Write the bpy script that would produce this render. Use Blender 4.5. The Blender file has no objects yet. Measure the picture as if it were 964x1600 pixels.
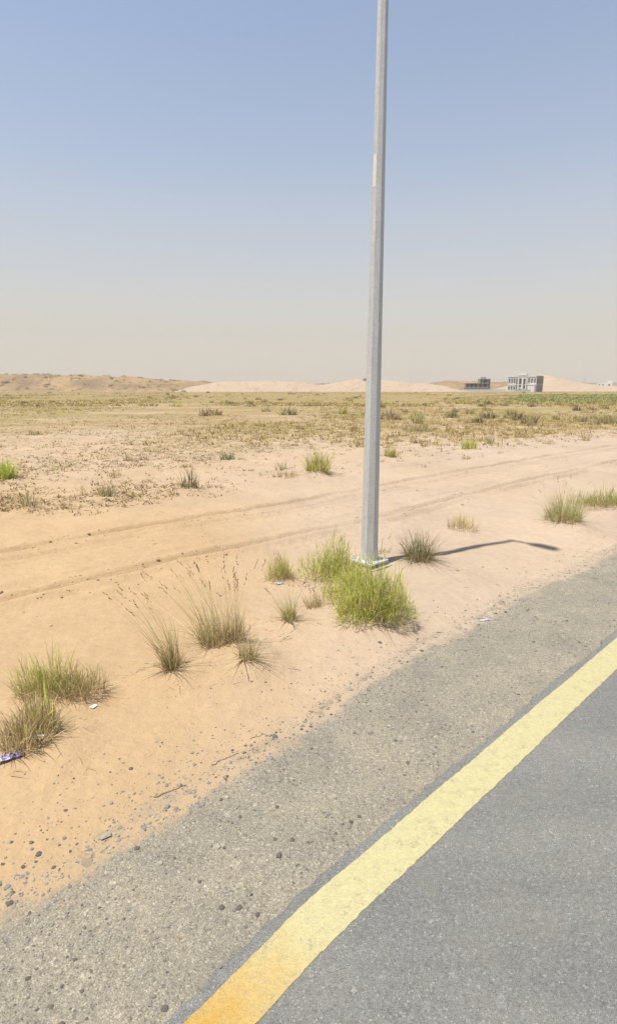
import bpy, math, random
import numpy as np

scene = bpy.context.scene
COL = scene.collection
R = math.radians

# ------------------------------------------------------------------ camera
cam_data = bpy.data.cameras.new('camera')
cam_data.sensor_fit = 'VERTICAL'
cam_data.sensor_height = 36.0
cam_data.lens = 19.42
cam_data.clip_start = 0.05
cam_data.clip_end = 20000
cam = bpy.data.objects.new('camera', cam_data)
COL.objects.link(cam)
cam.location = (0, 0, 2.5)
cam.rotation_euler = (R(90 - 12.6), 0, 0)
scene.camera = cam

# ------------------------------------------------------------------ sky and sun
SUN_EL = 72.0
SUN_TO = (2.53, 1.456)                    # the way shadows fall on the ground
sun_az = math.atan2(-SUN_TO[0], -SUN_TO[1])   # compass bearing of the sun, from +Y towards +X
world = bpy.data.worlds.new('World')
scene.world = world
world.use_nodes = True
wn = world.node_tree.nodes
wl = world.node_tree.links
bg = wn['Background']
sky = wn.new('ShaderNodeTexSky')
sky.sky_type = 'NISHITA'
sky.sun_disc = False
sky.sun_elevation = R(SUN_EL)
sky.sun_rotation = sun_az
sky.altitude = 0
sky.air_density = 1.2
sky.dust_density = 0.6
sky.ozone_density = 2.0
# desert dust hanging in the lower sky, the same all round the horizon
tc = wn.new('ShaderNodeTexCoord')
sp = wn.new('ShaderNodeSeparateXYZ'); wl.new(tc.outputs['Generated'], sp.inputs[0])
rp = wn.new('ShaderNodeValToRGB'); rp.color_ramp.interpolation = 'LINEAR'
els = rp.color_ramp.elements
els[0].position = 0.0; els[0].color = (.96, .96, .96, 1)
els[1].position = 0.62; els[1].color = (.20, .20, .20, 1)  # beige held up to the unseen zenith, added to warm the ambient light
for p_, c_ in ((.09, .88), (.19, .68), (.34, .38), (.47, .25)):
    el = els.new(p_); el.color = (c_, c_, c_, 1)
wl.new(sp.outputs['Z'], rp.inputs['Fac'])
dm = wn.new('ShaderNodeMix'); dm.data_type = 'RGBA'
wl.new(rp.outputs['Color'], dm.inputs[0]); wl.new(sky.outputs[0], dm.inputs[6])
dm.inputs[7].default_value = (3.85, 3.45, 3.02, 1)
wl.new(dm.outputs[2], bg.inputs['Color'])
bg.inputs['Strength'].default_value = 0.102

sun_data = bpy.data.lights.new('sun', 'SUN')
sun_data.energy = 4.1
sun_data.angle = R(0.7)
sun_data.color = (1.0, 0.945, 0.855)
sun = bpy.data.objects.new('sun', sun_data)
COL.objects.link(sun)
sun.rotation_euler = (R(90 - SUN_EL), 0, math.atan2(-SUN_TO[0], SUN_TO[1]))
sun.location = (-6, -4, 20)

scene.view_settings.view_transform = 'Standard'
scene.view_settings.look = 'None'
scene.view_settings.gamma = 1.0
scene.view_settings.exposure = 0.74
scene.view_settings.use_curve_mapping = False
scene.render.engine = 'CYCLES'
scene.cycles.use_denoising = True
scene.cycles.max_bounces = 6
scene.cycles.transparent_max_bounces = 8

# ------------------------------------------------------------------ helpers
def tag(o, label=None, cat=None, group=None, kind=None):
    if label: o['label'] = label
    if cat: o['category'] = cat
    if group: o['group'] = group
    if kind: o['kind'] = kind
    return o

def link(name, me, mat=None, parent=None, loc=None, rz=0.0):
    o = bpy.data.objects.new(name, me)
    COL.objects.link(o)
    if mat is not None and me is not None and not me.materials:
        me.materials.append(mat)
    if parent is not None:
        o.parent = parent
    if loc is not None:
        o.location = loc
    if rz:
        o.rotation_euler = (0, 0, rz)
    return o

def empty(name, loc, rz=0.0):
    o = bpy.data.objects.new(name, None)
    COL.objects.link(o)
    o.empty_display_size = 0.1
    o.location = loc
    o.rotation_euler = (0, 0, rz)
    return o

def np_mesh(name, verts, faces, cols=None, smooth=False):
    """verts (N,3), faces (M,3) or (M,4), cols (N,3) -> mesh"""
    verts = np.asarray(verts, np.float32)
    faces = np.asarray(faces, np.int32)
    me = bpy.data.meshes.new(name)
    me.vertices.add(len(verts))
    me.vertices.foreach_set('co', verts.ravel())
    k = faces.shape[1]
    me.loops.add(faces.size)
    me.loops.foreach_set('vertex_index', faces.ravel())
    me.polygons.add(len(faces))
    me.polygons.foreach_set('loop_start', np.arange(0, faces.size, k, dtype=np.int32))
    me.polygons.foreach_set('use_smooth', np.full(len(faces), smooth))
    if cols is not None:
        a = me.color_attributes.new('Col', 'FLOAT_COLOR', 'POINT')
        c = np.ones((len(verts), 4), np.float32)
        c[:, :3] = cols
        a.data.foreach_set('color', c.ravel())
    me.update(calc_edges=True)
    me.validate()
    return me

def poly_mesh(name, verts, faces, smooth=False):
    me = bpy.data.meshes.new(name)
    me.from_pydata([tuple(v) for v in verts], [], [tuple(f) for f in faces])
    if smooth:
        for p in me.polygons: p.use_smooth = True
    me.update()
    return me

class MB:
    """collects boxes and lofts; build() links them as one mesh object"""
    def __init__(self): self.v = []; self.f = []
    def box(self, x0, x1, y0, y1, z0, z1):
        b = len(self.v)
        self.v += [(x0,y0,z0),(x1,y0,z0),(x1,y1,z0),(x0,y1,z0),(x0,y0,z1),(x1,y0,z1),(x1,y1,z1),(x0,y1,z1)]
        self.f += [tuple(b+i for i in q) for q in ((3,2,1,0),(4,5,6,7),(0,1,5,4),(1,2,6,5),(2,3,7,6),(3,0,4,7))]
        return self
    def loft(self, rings, cap=True):
        b = len(self.v); k = len(rings[0])
        for r in rings: self.v += [tuple(p) for p in r]
        for i in range(len(rings)-1):
            for j in range(k):
                a = b+i*k+j; c = b+i*k+(j+1) % k
                self.f.append((a, c, c+k, a+k))
        if cap:
            self.f.append(tuple(b+j for j in reversed(range(k))))
            self.f.append(tuple(b+(len(rings)-1)*k+j for j in range(k)))
        return self
    def prism(self, cx, cy, z0, z1, r0, r1, k=8, rot=0.0):
        ring = lambda z, r: [(cx+r*math.cos(rot+2*math.pi*j/k), cy+r*math.sin(rot+2*math.pi*j/k), z) for j in range(k)]
        return self.loft([ring(z0, r0), ring(z1, r1)])
    def build(self, name, mat, parent=None, loc=None, rz=0.0, smooth=False):
        return link(name, poly_mesh(name, self.v, self.f, smooth), mat, parent, loc, rz)

def _h(ix, iy, seed):
    a = (ix.astype(np.int64)*374761393 + iy.astype(np.int64)*668265263 + seed*974634777) & 0x7fffffff
    a = ((a ^ (a >> 13))*1274126177) & 0x7fffffff
    a = (a ^ (a >> 16)) & 0xffff
    return a/65535.0
def vnoise(x, y, seed=0):
    x = np.asarray(x, float); y = np.asarray(y, float)
    ix = np.floor(x); iy = np.floor(y)
    fx = x-ix; fy = y-iy
    fx = fx*fx*(3-2*fx); fy = fy*fy*(3-2*fy)
    return ((_h(ix,iy,seed)*(1-fx)+_h(ix+1,iy,seed)*fx)*(1-fy) + (_h(ix,iy+1,seed)*(1-fx)+_h(ix+1,iy+1,seed)*fx)*fy)
def fbm(x, y, seed=0, octv=4):
    t = 0.0; a = 0.5; n = 0.0
    for o in range(octv):
        t = t+a*vnoise(x*2**o+17.3*o, y*2**o-9.1*o, seed+o); n += a; a *= 0.5
    return t/n
def sstep(a, b, x):
    t = np.clip((x-a)/(b-a), 0, 1)
    return t*t*(3-2*t)

# ------------------------------------------------------------------ materials
def new_mat(name):
    m = bpy.data.materials.new(name)
    m.use_nodes = True
    return m, m.node_tree.nodes, m.node_tree.links, m.node_tree.nodes['Principled BSDF']

class NT:
    """short hand for node building"""
    def __init__(self, m): self.n = m.node_tree.nodes; self.l = m.node_tree.links
    def coord(self):
        t = self.n.new('ShaderNodeTexCoord'); return t.outputs['Object']
    def geo(self):
        return self.n.new('ShaderNodeNewGeometry').outputs['Position']
    def noise(self, vec, scale, detail=4, rough=0.55, dist=0.0):
        t = self.n.new('ShaderNodeTexNoise')
        t.inputs['Scale'].default_value = scale; t.inputs['Detail'].default_value = detail
        t.inputs['Roughness'].default_value = rough; t.inputs['Distortion'].default_value = dist
        self.l.new(vec, t.inputs['Vector']); return t.outputs['Fac']
    def voro(self, vec, scale, feature='F1', out='Distance', rand=1.0):
        t = self.n.new('ShaderNodeTexVoronoi'); t.feature = feature
        t.inputs['Scale'].default_value = scale; t.inputs['Randomness'].default_value = rand
        self.l.new(vec, t.inputs['Vector']); return t.outputs[out]
    def ramp(self, fac, *stops):
        t = self.n.new('ShaderNodeValToRGB'); e = t.color_ramp.elements
        while len(e) < len(stops): e.new(0.5)
        for el, (p, c) in zip(e, stops):
            el.position = p
            el.color = (c, c, c, 1) if isinstance(c, (int, float)) else (*c, 1)
        self.l.new(fac, t.inputs['Fac']); return t.outputs['Color']
    def mix(self, fac, a, b, mode='MIX'):
        t = self.n.new('ShaderNodeMix'); t.data_type = 'RGBA'; t.blend_type = mode
        for i, v in ((0, fac), (6, a), (7, b)):
            s = t.inputs[i]
            if isinstance(v, (int, float)): s.default_value = v if i == 0 else (v, v, v, 1)
            elif isinstance(v, tuple): s.default_value = (*v, 1)
            else: self.l.new(v, s)
        return t.outputs[2]
    def math(self, op, a, b=0.0, c=None, clamp=False):
        t = self.n.new('ShaderNodeMath'); t.operation = op; t.use_clamp = clamp
        for i, v in enumerate((a, b) if c is None else (a, b, c)):
            if isinstance(v, (int, float)): t.inputs[i].default_value = v
            else: self.l.new(v, t.inputs[i])
        return t.outputs[0]
    def attr(self, name='Col'):
        t = self.n.new('ShaderNodeAttribute'); t.attribute_name = name
        return t.outputs['Color']
    def sep(self, c):
        t = self.n.new('ShaderNodeSeparateColor'); self.l.new(c, t.inputs[0]); return t.outputs
    def mapping(self, vec, rot=(0,0,0), scale=(1,1,1)):
        t = self.n.new('ShaderNodeMapping'); t.inputs['Rotation'].default_value = rot
        t.inputs['Scale'].default_value = scale; self.l.new(vec, t.inputs['Vector']); return t.outputs[0]
    def bump(self, h, strength, dist, normal=None):
        t = self.n.new('ShaderNodeBump'); t.inputs['Strength'].default_value = strength
        t.inputs['Distance'].default_value = dist; self.l.new(h, t.inputs['Height'])
        if normal is not None: self.l.new(normal, t.inputs['Normal'])
        return t.outputs[0]

ROAD_A = R(46.7)                                   # bearing of the road
DX, DY = math.sin(ROAD_A), math.cos(ROAD_A)
OX, OY = 0.433, 2.686                              # on the outer edge of the yellow line
def to_sn(x, y): return (x-OX)*DX+(y-OY)*DY, -(x-OX)*DY+(y-OY)*DX
def to_xy(s, n): return OX+s*DX-n*DY, OY+s*DY+n*DX

# ---- sand
SAND_PALE = (0.372, 0.290, 0.212)
SAND_ORANGE = (0.368, 0.258, 0.146)
def sand_material():
    m, n, l, b = new_mat('sand'); t = NT(m); co = t.coord()
    a = t.sep(t.attr())                            # R gravel near the shoulder, G orange sand, B dry litter of the plain
    base = t.mix(a[1], SAND_PALE, SAND_ORANGE)
    big = t.noise(co, 0.35, 5, 0.6)
    base = t.mix(1.0, base, t.ramp(big, (0.3, 0.90), (0.7, 1.08)), 'MULTIPLY')
    grain = t.noise(co, 260, 2, 0.7)
    base = t.mix(1.0, base, t.ramp(grain, (0.25, 0.86), (0.75, 1.13)), 'MULTIPLY')
    mid = t.noise(co, 9, 5, 0.65)
    base = t.mix(1.0, base, t.ramp(mid, (0.3, 0.93), (0.7, 1.05)), 'MULTIPLY')
    # coarse dark grit where the shoulder gravel has spread into the sand
    gn = t.noise(co, 55, 3, 0.7)
    gv = t.math('ADD', t.math('MULTIPLY', a[0], 0.62), t.math('MULTIPLY', gn, 0.75))
    base = t.mix(t.ramp(gv, (0.64, 0.0), (0.80, 0.85)), base, (0.20, 0.168, 0.125))
    # dead plant litter and thin dry ground cover on the plain
    ln = t.noise(co, 2.1, 7, 0.72, 0.6)
    lf = t.noise(t.mapping(co, (0, 0, 0.3), (1, 1, 1)), 0.11, 5, 0.62)
    lv = t.math('ADD', t.math('MULTIPLY', a[2], 0.55), t.math('ADD', t.math('MULTIPLY', ln, 0.38), t.math('MULTIPLY', lf, 0.50)))
    lc = t.mix(t.ramp(t.noise(co, 0.05, 3), (0.4, 0.0), (0.6, 1.0)), (0.245, 0.172, 0.075), (0.205, 0.165, 0.058))
    base = t.mix(t.ramp(lv, (0.685, 0.0), (0.82, 0.88)), base, lc)
    l.new(base, b.inputs['Base Color'])
    b.inputs['Roughness'].default_value = 0.92
    b.inputs['Specular IOR Level'].default_value = 0.15
    h1 = t.noise(co, 2.6, 6, 0.62)
    h2 = t.noise(t.mapping(co, (0, 0, 0.7), (1.0, 2.6, 1.0)), 11, 4, 0.65)
    h3 = t.noise(co, 120, 3, 0.7)
    nb = t.bump(h1, 0.55, 0.10)
    nb = t.bump(h2, 0.55, 0.022, nb)
    nb = t.bump(h3, 0.35, 0.006, nb)
    l.new(nb, b.inputs['Normal'])
    return m
M_SAND = sand_material()

def shoulder_material():
    m, n, l, b = new_mat('shoulder_gravel'); t = NT(m); co = t.coord()
    a = t.sep(t.attr())                            # R nearness to the sand edge
    big = t.noise(co, 1.6, 6, 0.6)
    base = t.mix(t.ramp(big, (0.32, 0.0), (0.68, 1.0)), (0.188, 0.172, 0.138), (0.252, 0.222, 0.166))
    cell = t.voro(co, 170, 'F1', 'Color')
    cr = t.sep(cell)
    base = t.mix(1.0, base, t.ramp(cr[0], (0.0, 0.62), (0.25, 0.90), (0.8, 1.06), (1.0, 1.5)), 'MULTIPLY')
    cell2 = t.sep(t.voro(co, 62, 'F1', 'Color'))
    base = t.mix(1.0, base, t.ramp(cell2[1], (0.0, 0.70), (0.12, 0.96), (0.9, 1.02), (1.0, 1.35)), 'MULTIPLY')
    g = t.noise(co, 420, 2, 0.7)
    base = t.mix(1.0, base, t.ramp(g, (0.3, 0.78), (0.7, 1.22)), 'MULTIPLY')
    # blown sand lying in the hollows, thickest by the sand edge
    sn = t.noise(co, 7, 7, 0.72)
    sv = t.math('ADD', t.math('MULTIPLY', a[0], 0.50), t.math('MULTIPLY', sn, 0.80))
    base = t.mix(t.ramp(sv, (0.52, 0.0), (0.80, 0.85)), base, t.mix(a[1], SAND_PALE, SAND_ORANGE))
    l.new(base, b.inputs['Base Color'])
    b.inputs['Roughness'].default_value = 0.93
    b.inputs['Specular IOR Level'].default_value = 0.15
    d = t.voro(co, 110, 'F1', 'Distance')
    nb = t.bump(d, 0.6, 0.006)
    nb = t.bump(t.noise(co, 30, 4, 0.6), 0.5, 0.012, nb)
    l.new(nb, b.inputs['Normal'])
    return m
M_SHOULDER = shoulder_material()

def asphalt_material():
    m, n, l, b = new_mat('asphalt'); t = NT(m); co = t.coord()
    base = t.mix(t.ramp(t.noise(co, 0.9, 5, 0.6), (0.3, 0.0), (0.7, 1.0)), (0.146, 0.146, 0.137), (0.170, 0.166, 0.150))
    c1 = t.sep(t.voro(co, 150, 'F1', 'Color'))
    base = t.mix(1.0, base, t.ramp(c1[0], (0.0, 0.70), (0.3, 0.93), (0.82, 1.05), (0.94, 1.12), (0.99, 1.6)), 'MULTIPLY')
    c2 = t.sep(t.voro(co, 320, 'F1', 'Color'))
    base = t.mix(1.0, base, t.ramp(c2[2], (0.0, 0.72), (0.5, 1.0), (1.0, 1.25)), 'MULTIPLY')
    lane = t.noise(t.mapping(co, (0, 0, ROAD_A-math.pi/2), (0.25, 2.2, 1)), 1.3, 4, 0.6)
    base = t.mix(1.0, base, t.ramp(lane, (0.3, 0.90), (0.7, 1.08)), 'MULTIPLY')
    c3 = t.sep(t.voro(co, 48, 'F1', 'Color'))
    base = t.mix(1.0, base, t.ramp(c3[1], (0.0, 0.90), (0.10, 0.98), (0.92, 1.01), (0.98, 1.15)), 'MULTIPLY')
    dust = t.noise(co, 3.5, 6, 0.7)
    base = t.mix(t.ramp(dust, (0.45, 0.0), (0.8, 0.35)), base, (0.20, 0.18, 0.145))
    l.new(base, b.inputs['Base Color'])
    b.inputs['Roughness'].default_value = 0.82
    b.inputs['Specular IOR Level'].default_value = 0.3
    d = t.voro(co, 150, 'F1', 'Distance')
    nb = t.bump(d, 0.7, 0.004)
    nb = t.bump(t.noise(co, 500, 2, 0.7), 0.5, 0.002, nb)
    l.new(nb, b.inputs['Normal'])
    return m
M_ASPHALT = asphalt_material()

def paint_material():
    m, n, l, b = new_mat('yellow_road_paint'); t = NT(m); co = t.coord()
    sx = t.n.new('ShaderNodeVectorMath'); sx.operation = 'DOT_PRODUCT'
    l.new(co, sx.inputs[0]); sx.inputs[1].default_value = (DX, DY, 0)
    along = t.math('SUBTRACT', sx.outputs['Value'], OX*DX+OY*DY)
    w = t.math('ADD', along, t.math('MULTIPLY', t.noise(co, 6, 4), 0.5))
    mr = t.math('MULTIPLY', t.math('ADD', w, 1.05), 1.6, None, True)
    base = t.mix(mr, (0.375, 0.222, 0.040), (0.390, 0.350, 0.182))   # deeper yellow near the camera, paler further along
    base = t.mix(1.0, base, t.ramp(t.noise(co, 28, 5, 0.7), (0.3, 0.90), (0.7, 1.06)), 'MULTIPLY')
    c1 = t.sep(t.voro(co, 150, 'F1', 'Color'))
    base = t.mix(1.0, base, t.ramp(c1[0], (0.0, 0.88), (0.5, 1.0), (1.0, 1.08)), 'MULTIPLY')
    wear = t.math('ADD', t.math('MULTIPLY', t.noise(co, 90, 4, 0.75), 0.6), t.math('MULTIPLY', t.noise(co, 12, 3, 0.6), 0.4))
    base = t.mix(t.ramp(wear, (0.545, 0.0), (0.63, 0.75)), base, (0.19, 0.17, 0.115))
    pores = t.noise(co, 330, 2, 0.7)
    base = t.mix(t.ramp(pores, (0.62, 0.0), (0.72, 0.6)), base, (0.20, 0.17, 0.10))
    scuff = t.noise(t.mapping(co, (0, 0, ROAD_A-math.pi/2), (1.2, 30, 1)), 3.0, 4, 0.6)
    base = t.mix(t.ramp(scuff, (0.56, 0.0), (0.72, 0.28)), base, (0.22, 0.20, 0.15))
    l.new(base, b.inputs['Base Color'])
    b.inputs['Roughness'].default_value = 0.7
    nb = t.bump(t.voro(co, 150, 'F1', 'Distance'), 0.5, 0.003)
    l.new(nb, b.inputs['Normal'])
    return m
M_PAINT = paint_material()

def simple(name, col, rough=0.8, var=0.12, scale=6.0, metal=0.0, spec=0.3, bump=0.0, bscale=40.0):
    m, n, l, b = new_mat(name); t = NT(m); co = t.coord()
    f = t.noise(co, scale, 5, 0.65)
    c = t.mix(1.0, tuple(col), t.ramp(f, (0.3, 1-var), (0.7, 1+var)), 'MULTIPLY')
    l.new(c, b.inputs['Base Color'])
    b.inputs['Roughness'].default_value = rough
    b.inputs['Metallic'].default_value = metal
    b.inputs['Specular IOR Level'].default_value = spec
    if bump:
        l.new(t.bump(t.noise(co, bscale, 4, 0.6), 0.5, bump), b.inputs['Normal'])
    return m

def plant_material(name, trans=0.35):
    m, n, l, b = new_mat(name); t = NT(m)
    c = t.attr()
    l.new(c, b.inputs['Base Color'])
    b.inputs['Roughness'].default_value = 0.65
    b.inputs['Specular IOR Level'].default_value = 0.25
    tr = n.new('ShaderNodeBsdfTranslucent'); l.new(c, tr.inputs['Color'])
    mx = n.new('ShaderNodeMixShader'); mx.inputs[0].default_value = trans
    l.new(b.outputs[0], mx.inputs[1]); l.new(tr.outputs[0], mx.inputs[2])
    l.new(mx.outputs[0], n['Material Output'].inputs['Surface'])
    return m
M_LEAF = plant_material('grass_blades', 0.55)
M_DRY = plant_material('dry_stems', 0.25)

def steel_material():
    m, n, l, b = new_mat('galvanised_steel'); t = NT(m); co = t.coord()
    f = t.noise(t.mapping(co, (0, 0, 0), (1, 1, 0.12)), 14, 5, 0.65)
    c = t.mix(t.ramp(f, (0.3, 0.0), (0.7, 1.0)), (0.44, 0.45, 0.445), (0.54, 0.54, 0.525))
    sp = t.sep(t.voro(co, 45, 'F1', 'Color'))
    c = t.mix(1.0, c, t.ramp(sp[0], (0.0, 0.93), (1.0, 1.07)), 'MULTIPLY')
    l.new(c, b.inputs['Base Color'])
    b.inputs['Metallic'].default_value = 0.20
    l.new(t.ramp(f, (0.2, 0.45), (0.8, 0.62)), b.inputs['Roughness'])
    l.new(t.bump(t.noise(co, 60, 3), 0.15, 0.002), b.inputs['Normal'])
    return m
M_STEEL = steel_material()
M_PALE_PATCH = simple('pale_patch_tone', (0.62, 0.60, 0.55), 0.5, 0.05, 20)  # paler than the steel, for the rectangle on the shaft
M_CONCRETE = simple('concrete', (0.34, 0.31, 0.27), 0.9, 0.22, 9, bump=0.004)
M_LAMP = simple('lamp_housing', (0.30, 0.31, 0.32), 0.5, 0.05, 4, 0.3)
M_LENS = simple('lamp_lens', (0.7, 0.7, 0.68), 0.2, 0.03, 4)
M_STONE_DARK = simple('dark_basalt', (0.105, 0.092, 0.078), 0.85, 0.35, 30, bump=0.004, bscale=120)
M_STONE_GREY = simple('grey_stone', (0.19, 0.175, 0.15), 0.9, 0.25, 30, bump=0.004, bscale=120)
M_STONE_PALE = simple('pale_stone', (0.29, 0.255, 0.20), 0.9, 0.2, 30, bump=0.004, bscale=120)
M_TWIG = simple('weathered_twig', (0.22, 0.17, 0.12), 0.9, 0.25, 40, bump=0.002, bscale=150)
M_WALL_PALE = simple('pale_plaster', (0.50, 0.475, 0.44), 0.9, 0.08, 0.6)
M_WALL_GREY = simple('grey_masonry', (0.27, 0.255, 0.235), 0.95, 0.15, 0.9)
M_WHITE = simple('white_render', (0.62, 0.61, 0.59), 0.85, 0.05, 0.8)
M_PANE = simple('dark_glass', (0.045, 0.045, 0.05), 0.15, 0.1, 1, spec=0.5)
M_SHADE = simple('opening_shade', (0.13, 0.12, 0.11), 0.95, 0.2, 1)  # shade of the open bays put into the colour; also on the house door

# ------------------------------------------------------------------ terrain height
BS = np.array([-400,-40,-8,-1.72,-1.5,-1.22,-.95,-.49,.07,.55,.99,1.5,2.2,3.2,4.6,5.7,7.35,9,14,40,400.])
BN = np.array([1.2,1.1,1.05,1.06,.96,1.0,1.0,1.035,1.05,1.087,1.187,1.226,1.29,1.225,1.30,1.166,1.168,1.2,1.1,1.2,1.2])
# sand gathered round the plants: x, y, radius, height
MOUNDS = [(0.72,5.75,.75,.05),(0.32,6.9,.6,.05),(0.9,7.5,.7,.02),(-.21,5.6,.4,.04),(-.84,4.9,.55,.07),(-.56,4.6,.4,.05),
          (-1.21,4.47,.38,.06),(-2.05,4.05,.6,.05),(-2.0,3.45,.5,.05),(1.61,7.68,.55,.05),(4.72,9.95,.9,.09),(6.3,11.4,.9,.08),
          (0.28,16.0,.8,.08),(-2.93,13.5,.5,.06),(-4.7,12.8,.5,.05),(-5.85,11.4,.5,.05),(-8.26,14.9,.8,.07),(-.37,6.95,.4,.03),
          (2.73,9.5,.5,.04),(-.63,15.4,.8,.05)]
RUTS = [(7.62, 0.095, 0.085), (7.10, 0.11, 0.050), (5.36, 0.095, 0.080), (4.95, 0.11, 0.050), (6.3, 0.5, -0.04), (6.75, 0.10, 0.025), (5.75, 0.10, 0.02), (9.4, 0.18, 0.03)]
def edge_dist(s, n):
    b = np.interp(s, BS, BN) + 0.10*(fbm(s*2.2, s*0+3.1, 5)-.5) + 0.07*(fbm(s*7, n*7, 6)-.5)
    return n-b
def terrain(x, y):
    x = np.asarray(x, float); y = np.asarray(y, float)
    s, n = to_sn(x, y)
    e = edge_dist(s, n)
    r = np.hypot(x, y)
    near = sstep(0, 0.9, e)
    z = -0.052 + 0.055*near + np.where(e < 0, 0.35*np.clip(e, -0.6, 0), 0)
    z = z + 0.012*(fbm(x*5.5, y*5.5, 11)-.5)*sstep(-.1, .1, e)*(1-0.6*near)
    z = z + near*(0.055*(fbm(x*.55, y*.55, 21)-.5) + 0.055*(fbm(x*1.9, y*1.9, 22)-.5) + 0.05*sstep(3.6, 4.6, n)*(fbm(x*2.6, y*2.6, 23)-.5))
    for mx, my, mr, mh in MOUNDS:
        d2 = ((x-mx)**2+(y-my)**2)/(mr*mr)
        z = z + near*mh*1.7*np.exp(-np.minimum(d2*1.6, 30))*(.7+.6*fbm(x*3.1, y*3.1, 24, 3))
    wander = 0.35*(fbm(s*.16, s*0+7.7, 31)-.5)*2 - np.clip(s-4, 0, 60)*0.055*0.5
    for i, (rn, rw, rd) in enumerate(RUTS):
        q = (n-rn-wander)/rw
        broken = 0.35+0.9*vnoise(s*.9, s*0+i*3.3, 41+i)
        fade = sstep(60, 25, r)
        z = z + fade*broken*rd*(-np.exp(-q*q) + 0.55*np.exp(-((np.abs(q)-1.7)*1.6)**2))
    # churned, trampled sand beyond the track
    ch = sstep(8.3, 10.5, n-wander)*sstep(120, 40, r)
    z = z + ch*(0.13*(fbm(x*1.1, y*1.1, 51, 5)-.5) + 0.05*(fbm(x*4.1, y*4.1, 52, 3)-.5))
    far = sstep(25, 140, r)
    z = z + far*0.55*(fbm(x*.045, y*.045, 61)-.5)
    # the other side of the road
    z = np.where(n < -11.0, -0.1+0.1*sstep(-11.0, -13.0, n)+0*z, z)
    z = np.where((n < 0.1) & (n >= -11.0), -0.30, z)
    return z
def ground_z(x, y): return float(terrain(np.array([x]), np.array([y]))[0])

def grow(start, step, ratio, limit):
    out = []; p = start
    while p < limit:
        step *= ratio; p += step; out.append(p)
    return out

def grid_mesh(name, sv, nv, zfun, colfun, smooth=True):
    S, N = np.meshgrid(np.array(sv), np.array(nv), indexing='ij')
    X, Y = to_xy(S, N)
    Z = zfun(X, Y, S, N)
    V = np.stack([X.ravel(), Y.ravel(), Z.ravel()], 1)
    a, b = S.shape
    idx = np.arange(a*b).reshape(a, b)
    F = np.stack([idx[:-1,:-1].ravel(), idx[1:,:-1].ravel(), idx[1:,1:].ravel(), idx[:-1,1:].ravel()], 1)
    C = colfun(X.ravel(), Y.ravel(), S.ravel(), N.ravel()) if colfun else None
    return np_mesh(name, V, F, C, smooth)

# ground sheet, out to the horizon
sv = [-v for v in reversed(grow(2.5, .05, 1.10, 5000))] + list(np.arange(-2.5, 12.0, .05)) + grow(12.0, .05, 1.024, 6000)
nv = [-v for v in reversed(grow(0.3, .12, 1.15, 5000))] + list(np.arange(-0.3, 10.5, .042)) + grow(10.5, .042, 1.024, 6000)
def sand_tint(x, y, n):
    # more orange towards the left, paler towards the right
    return np.clip(sstep(1.5, -2.6, x + 0.10*(y-5))*sstep(16, 7, y) + 0.35*sstep(20, 8, y)*sstep(2, -3, x) + 0.5*(fbm(x*.12, y*.12, 71)-.4) + 0.35*sstep(9, 14, n), 0, 1)
def sand_col(x, y, s, n):
    e = edge_dist(s, n)
    c = np.zeros((len(x), 3))
    c[:, 0] = np.exp(-np.clip(e, 0, 9)/0.10)*0.75 + 0.25*sstep(1.0, .1, e)
    # more orange towards the left, paler towards the right
    c[:, 1] = sand_tint(x, y, n)
    r = np.hypot(x, y)
    w = n - 8.6 + 0.05*np.clip(s-4, 0, 60)
    c[:, 2] = 0.44*sstep(0, 5, w) + 0.20*sstep(24, 45, r) + 0.34*sstep(85, 150, r) - 0.35*sstep(0.2, -0.6, w)
    c[:, 2] = np.clip(c[:, 2], 0, 1)
    return c
ground = link('ground', grid_mesh('ground', sv, nv, lambda X, Y, S, N: terrain(X, Y), sand_col), M_SAND)
tag(ground, kind='structure')

# gravel shoulder beside the asphalt
def shoulder_z(X, Y, S, N):
    return -0.030 - 0.018*sstep(.1, 1.1, N) - 0.012*sstep(1.2, 1.8, N) + 0.012*(fbm(X*6, Y*6, 81)-.5) + 0.008*(fbm(X*22, Y*22, 82, 2)-.5)
def shoulder_col(x, y, s, n):
    e = edge_dist(s, n)
    c = np.zeros((len(x), 3)); c[:, 0] = np.exp(np.clip(e, -9, 0)/0.09)*0.75; c[:, 1] = sand_tint(x, y, n)
    return c
sv2 = [-v for v in reversed(grow(2.5, .06, 1.25, 900))] + list(np.arange(-2.5, 10, .035)) + grow(10, .035, 1.2, 900)
sh = link('shoulder', grid_mesh('shoulder', sv2, list(np.arange(-.18, 2.0, .033)), shoulder_z, shoulder_col), M_SHOULDER)
tag(sh, kind='structure')

def swing(ss): return -0.065*sstep(-.45, -1.55, ss)
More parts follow.
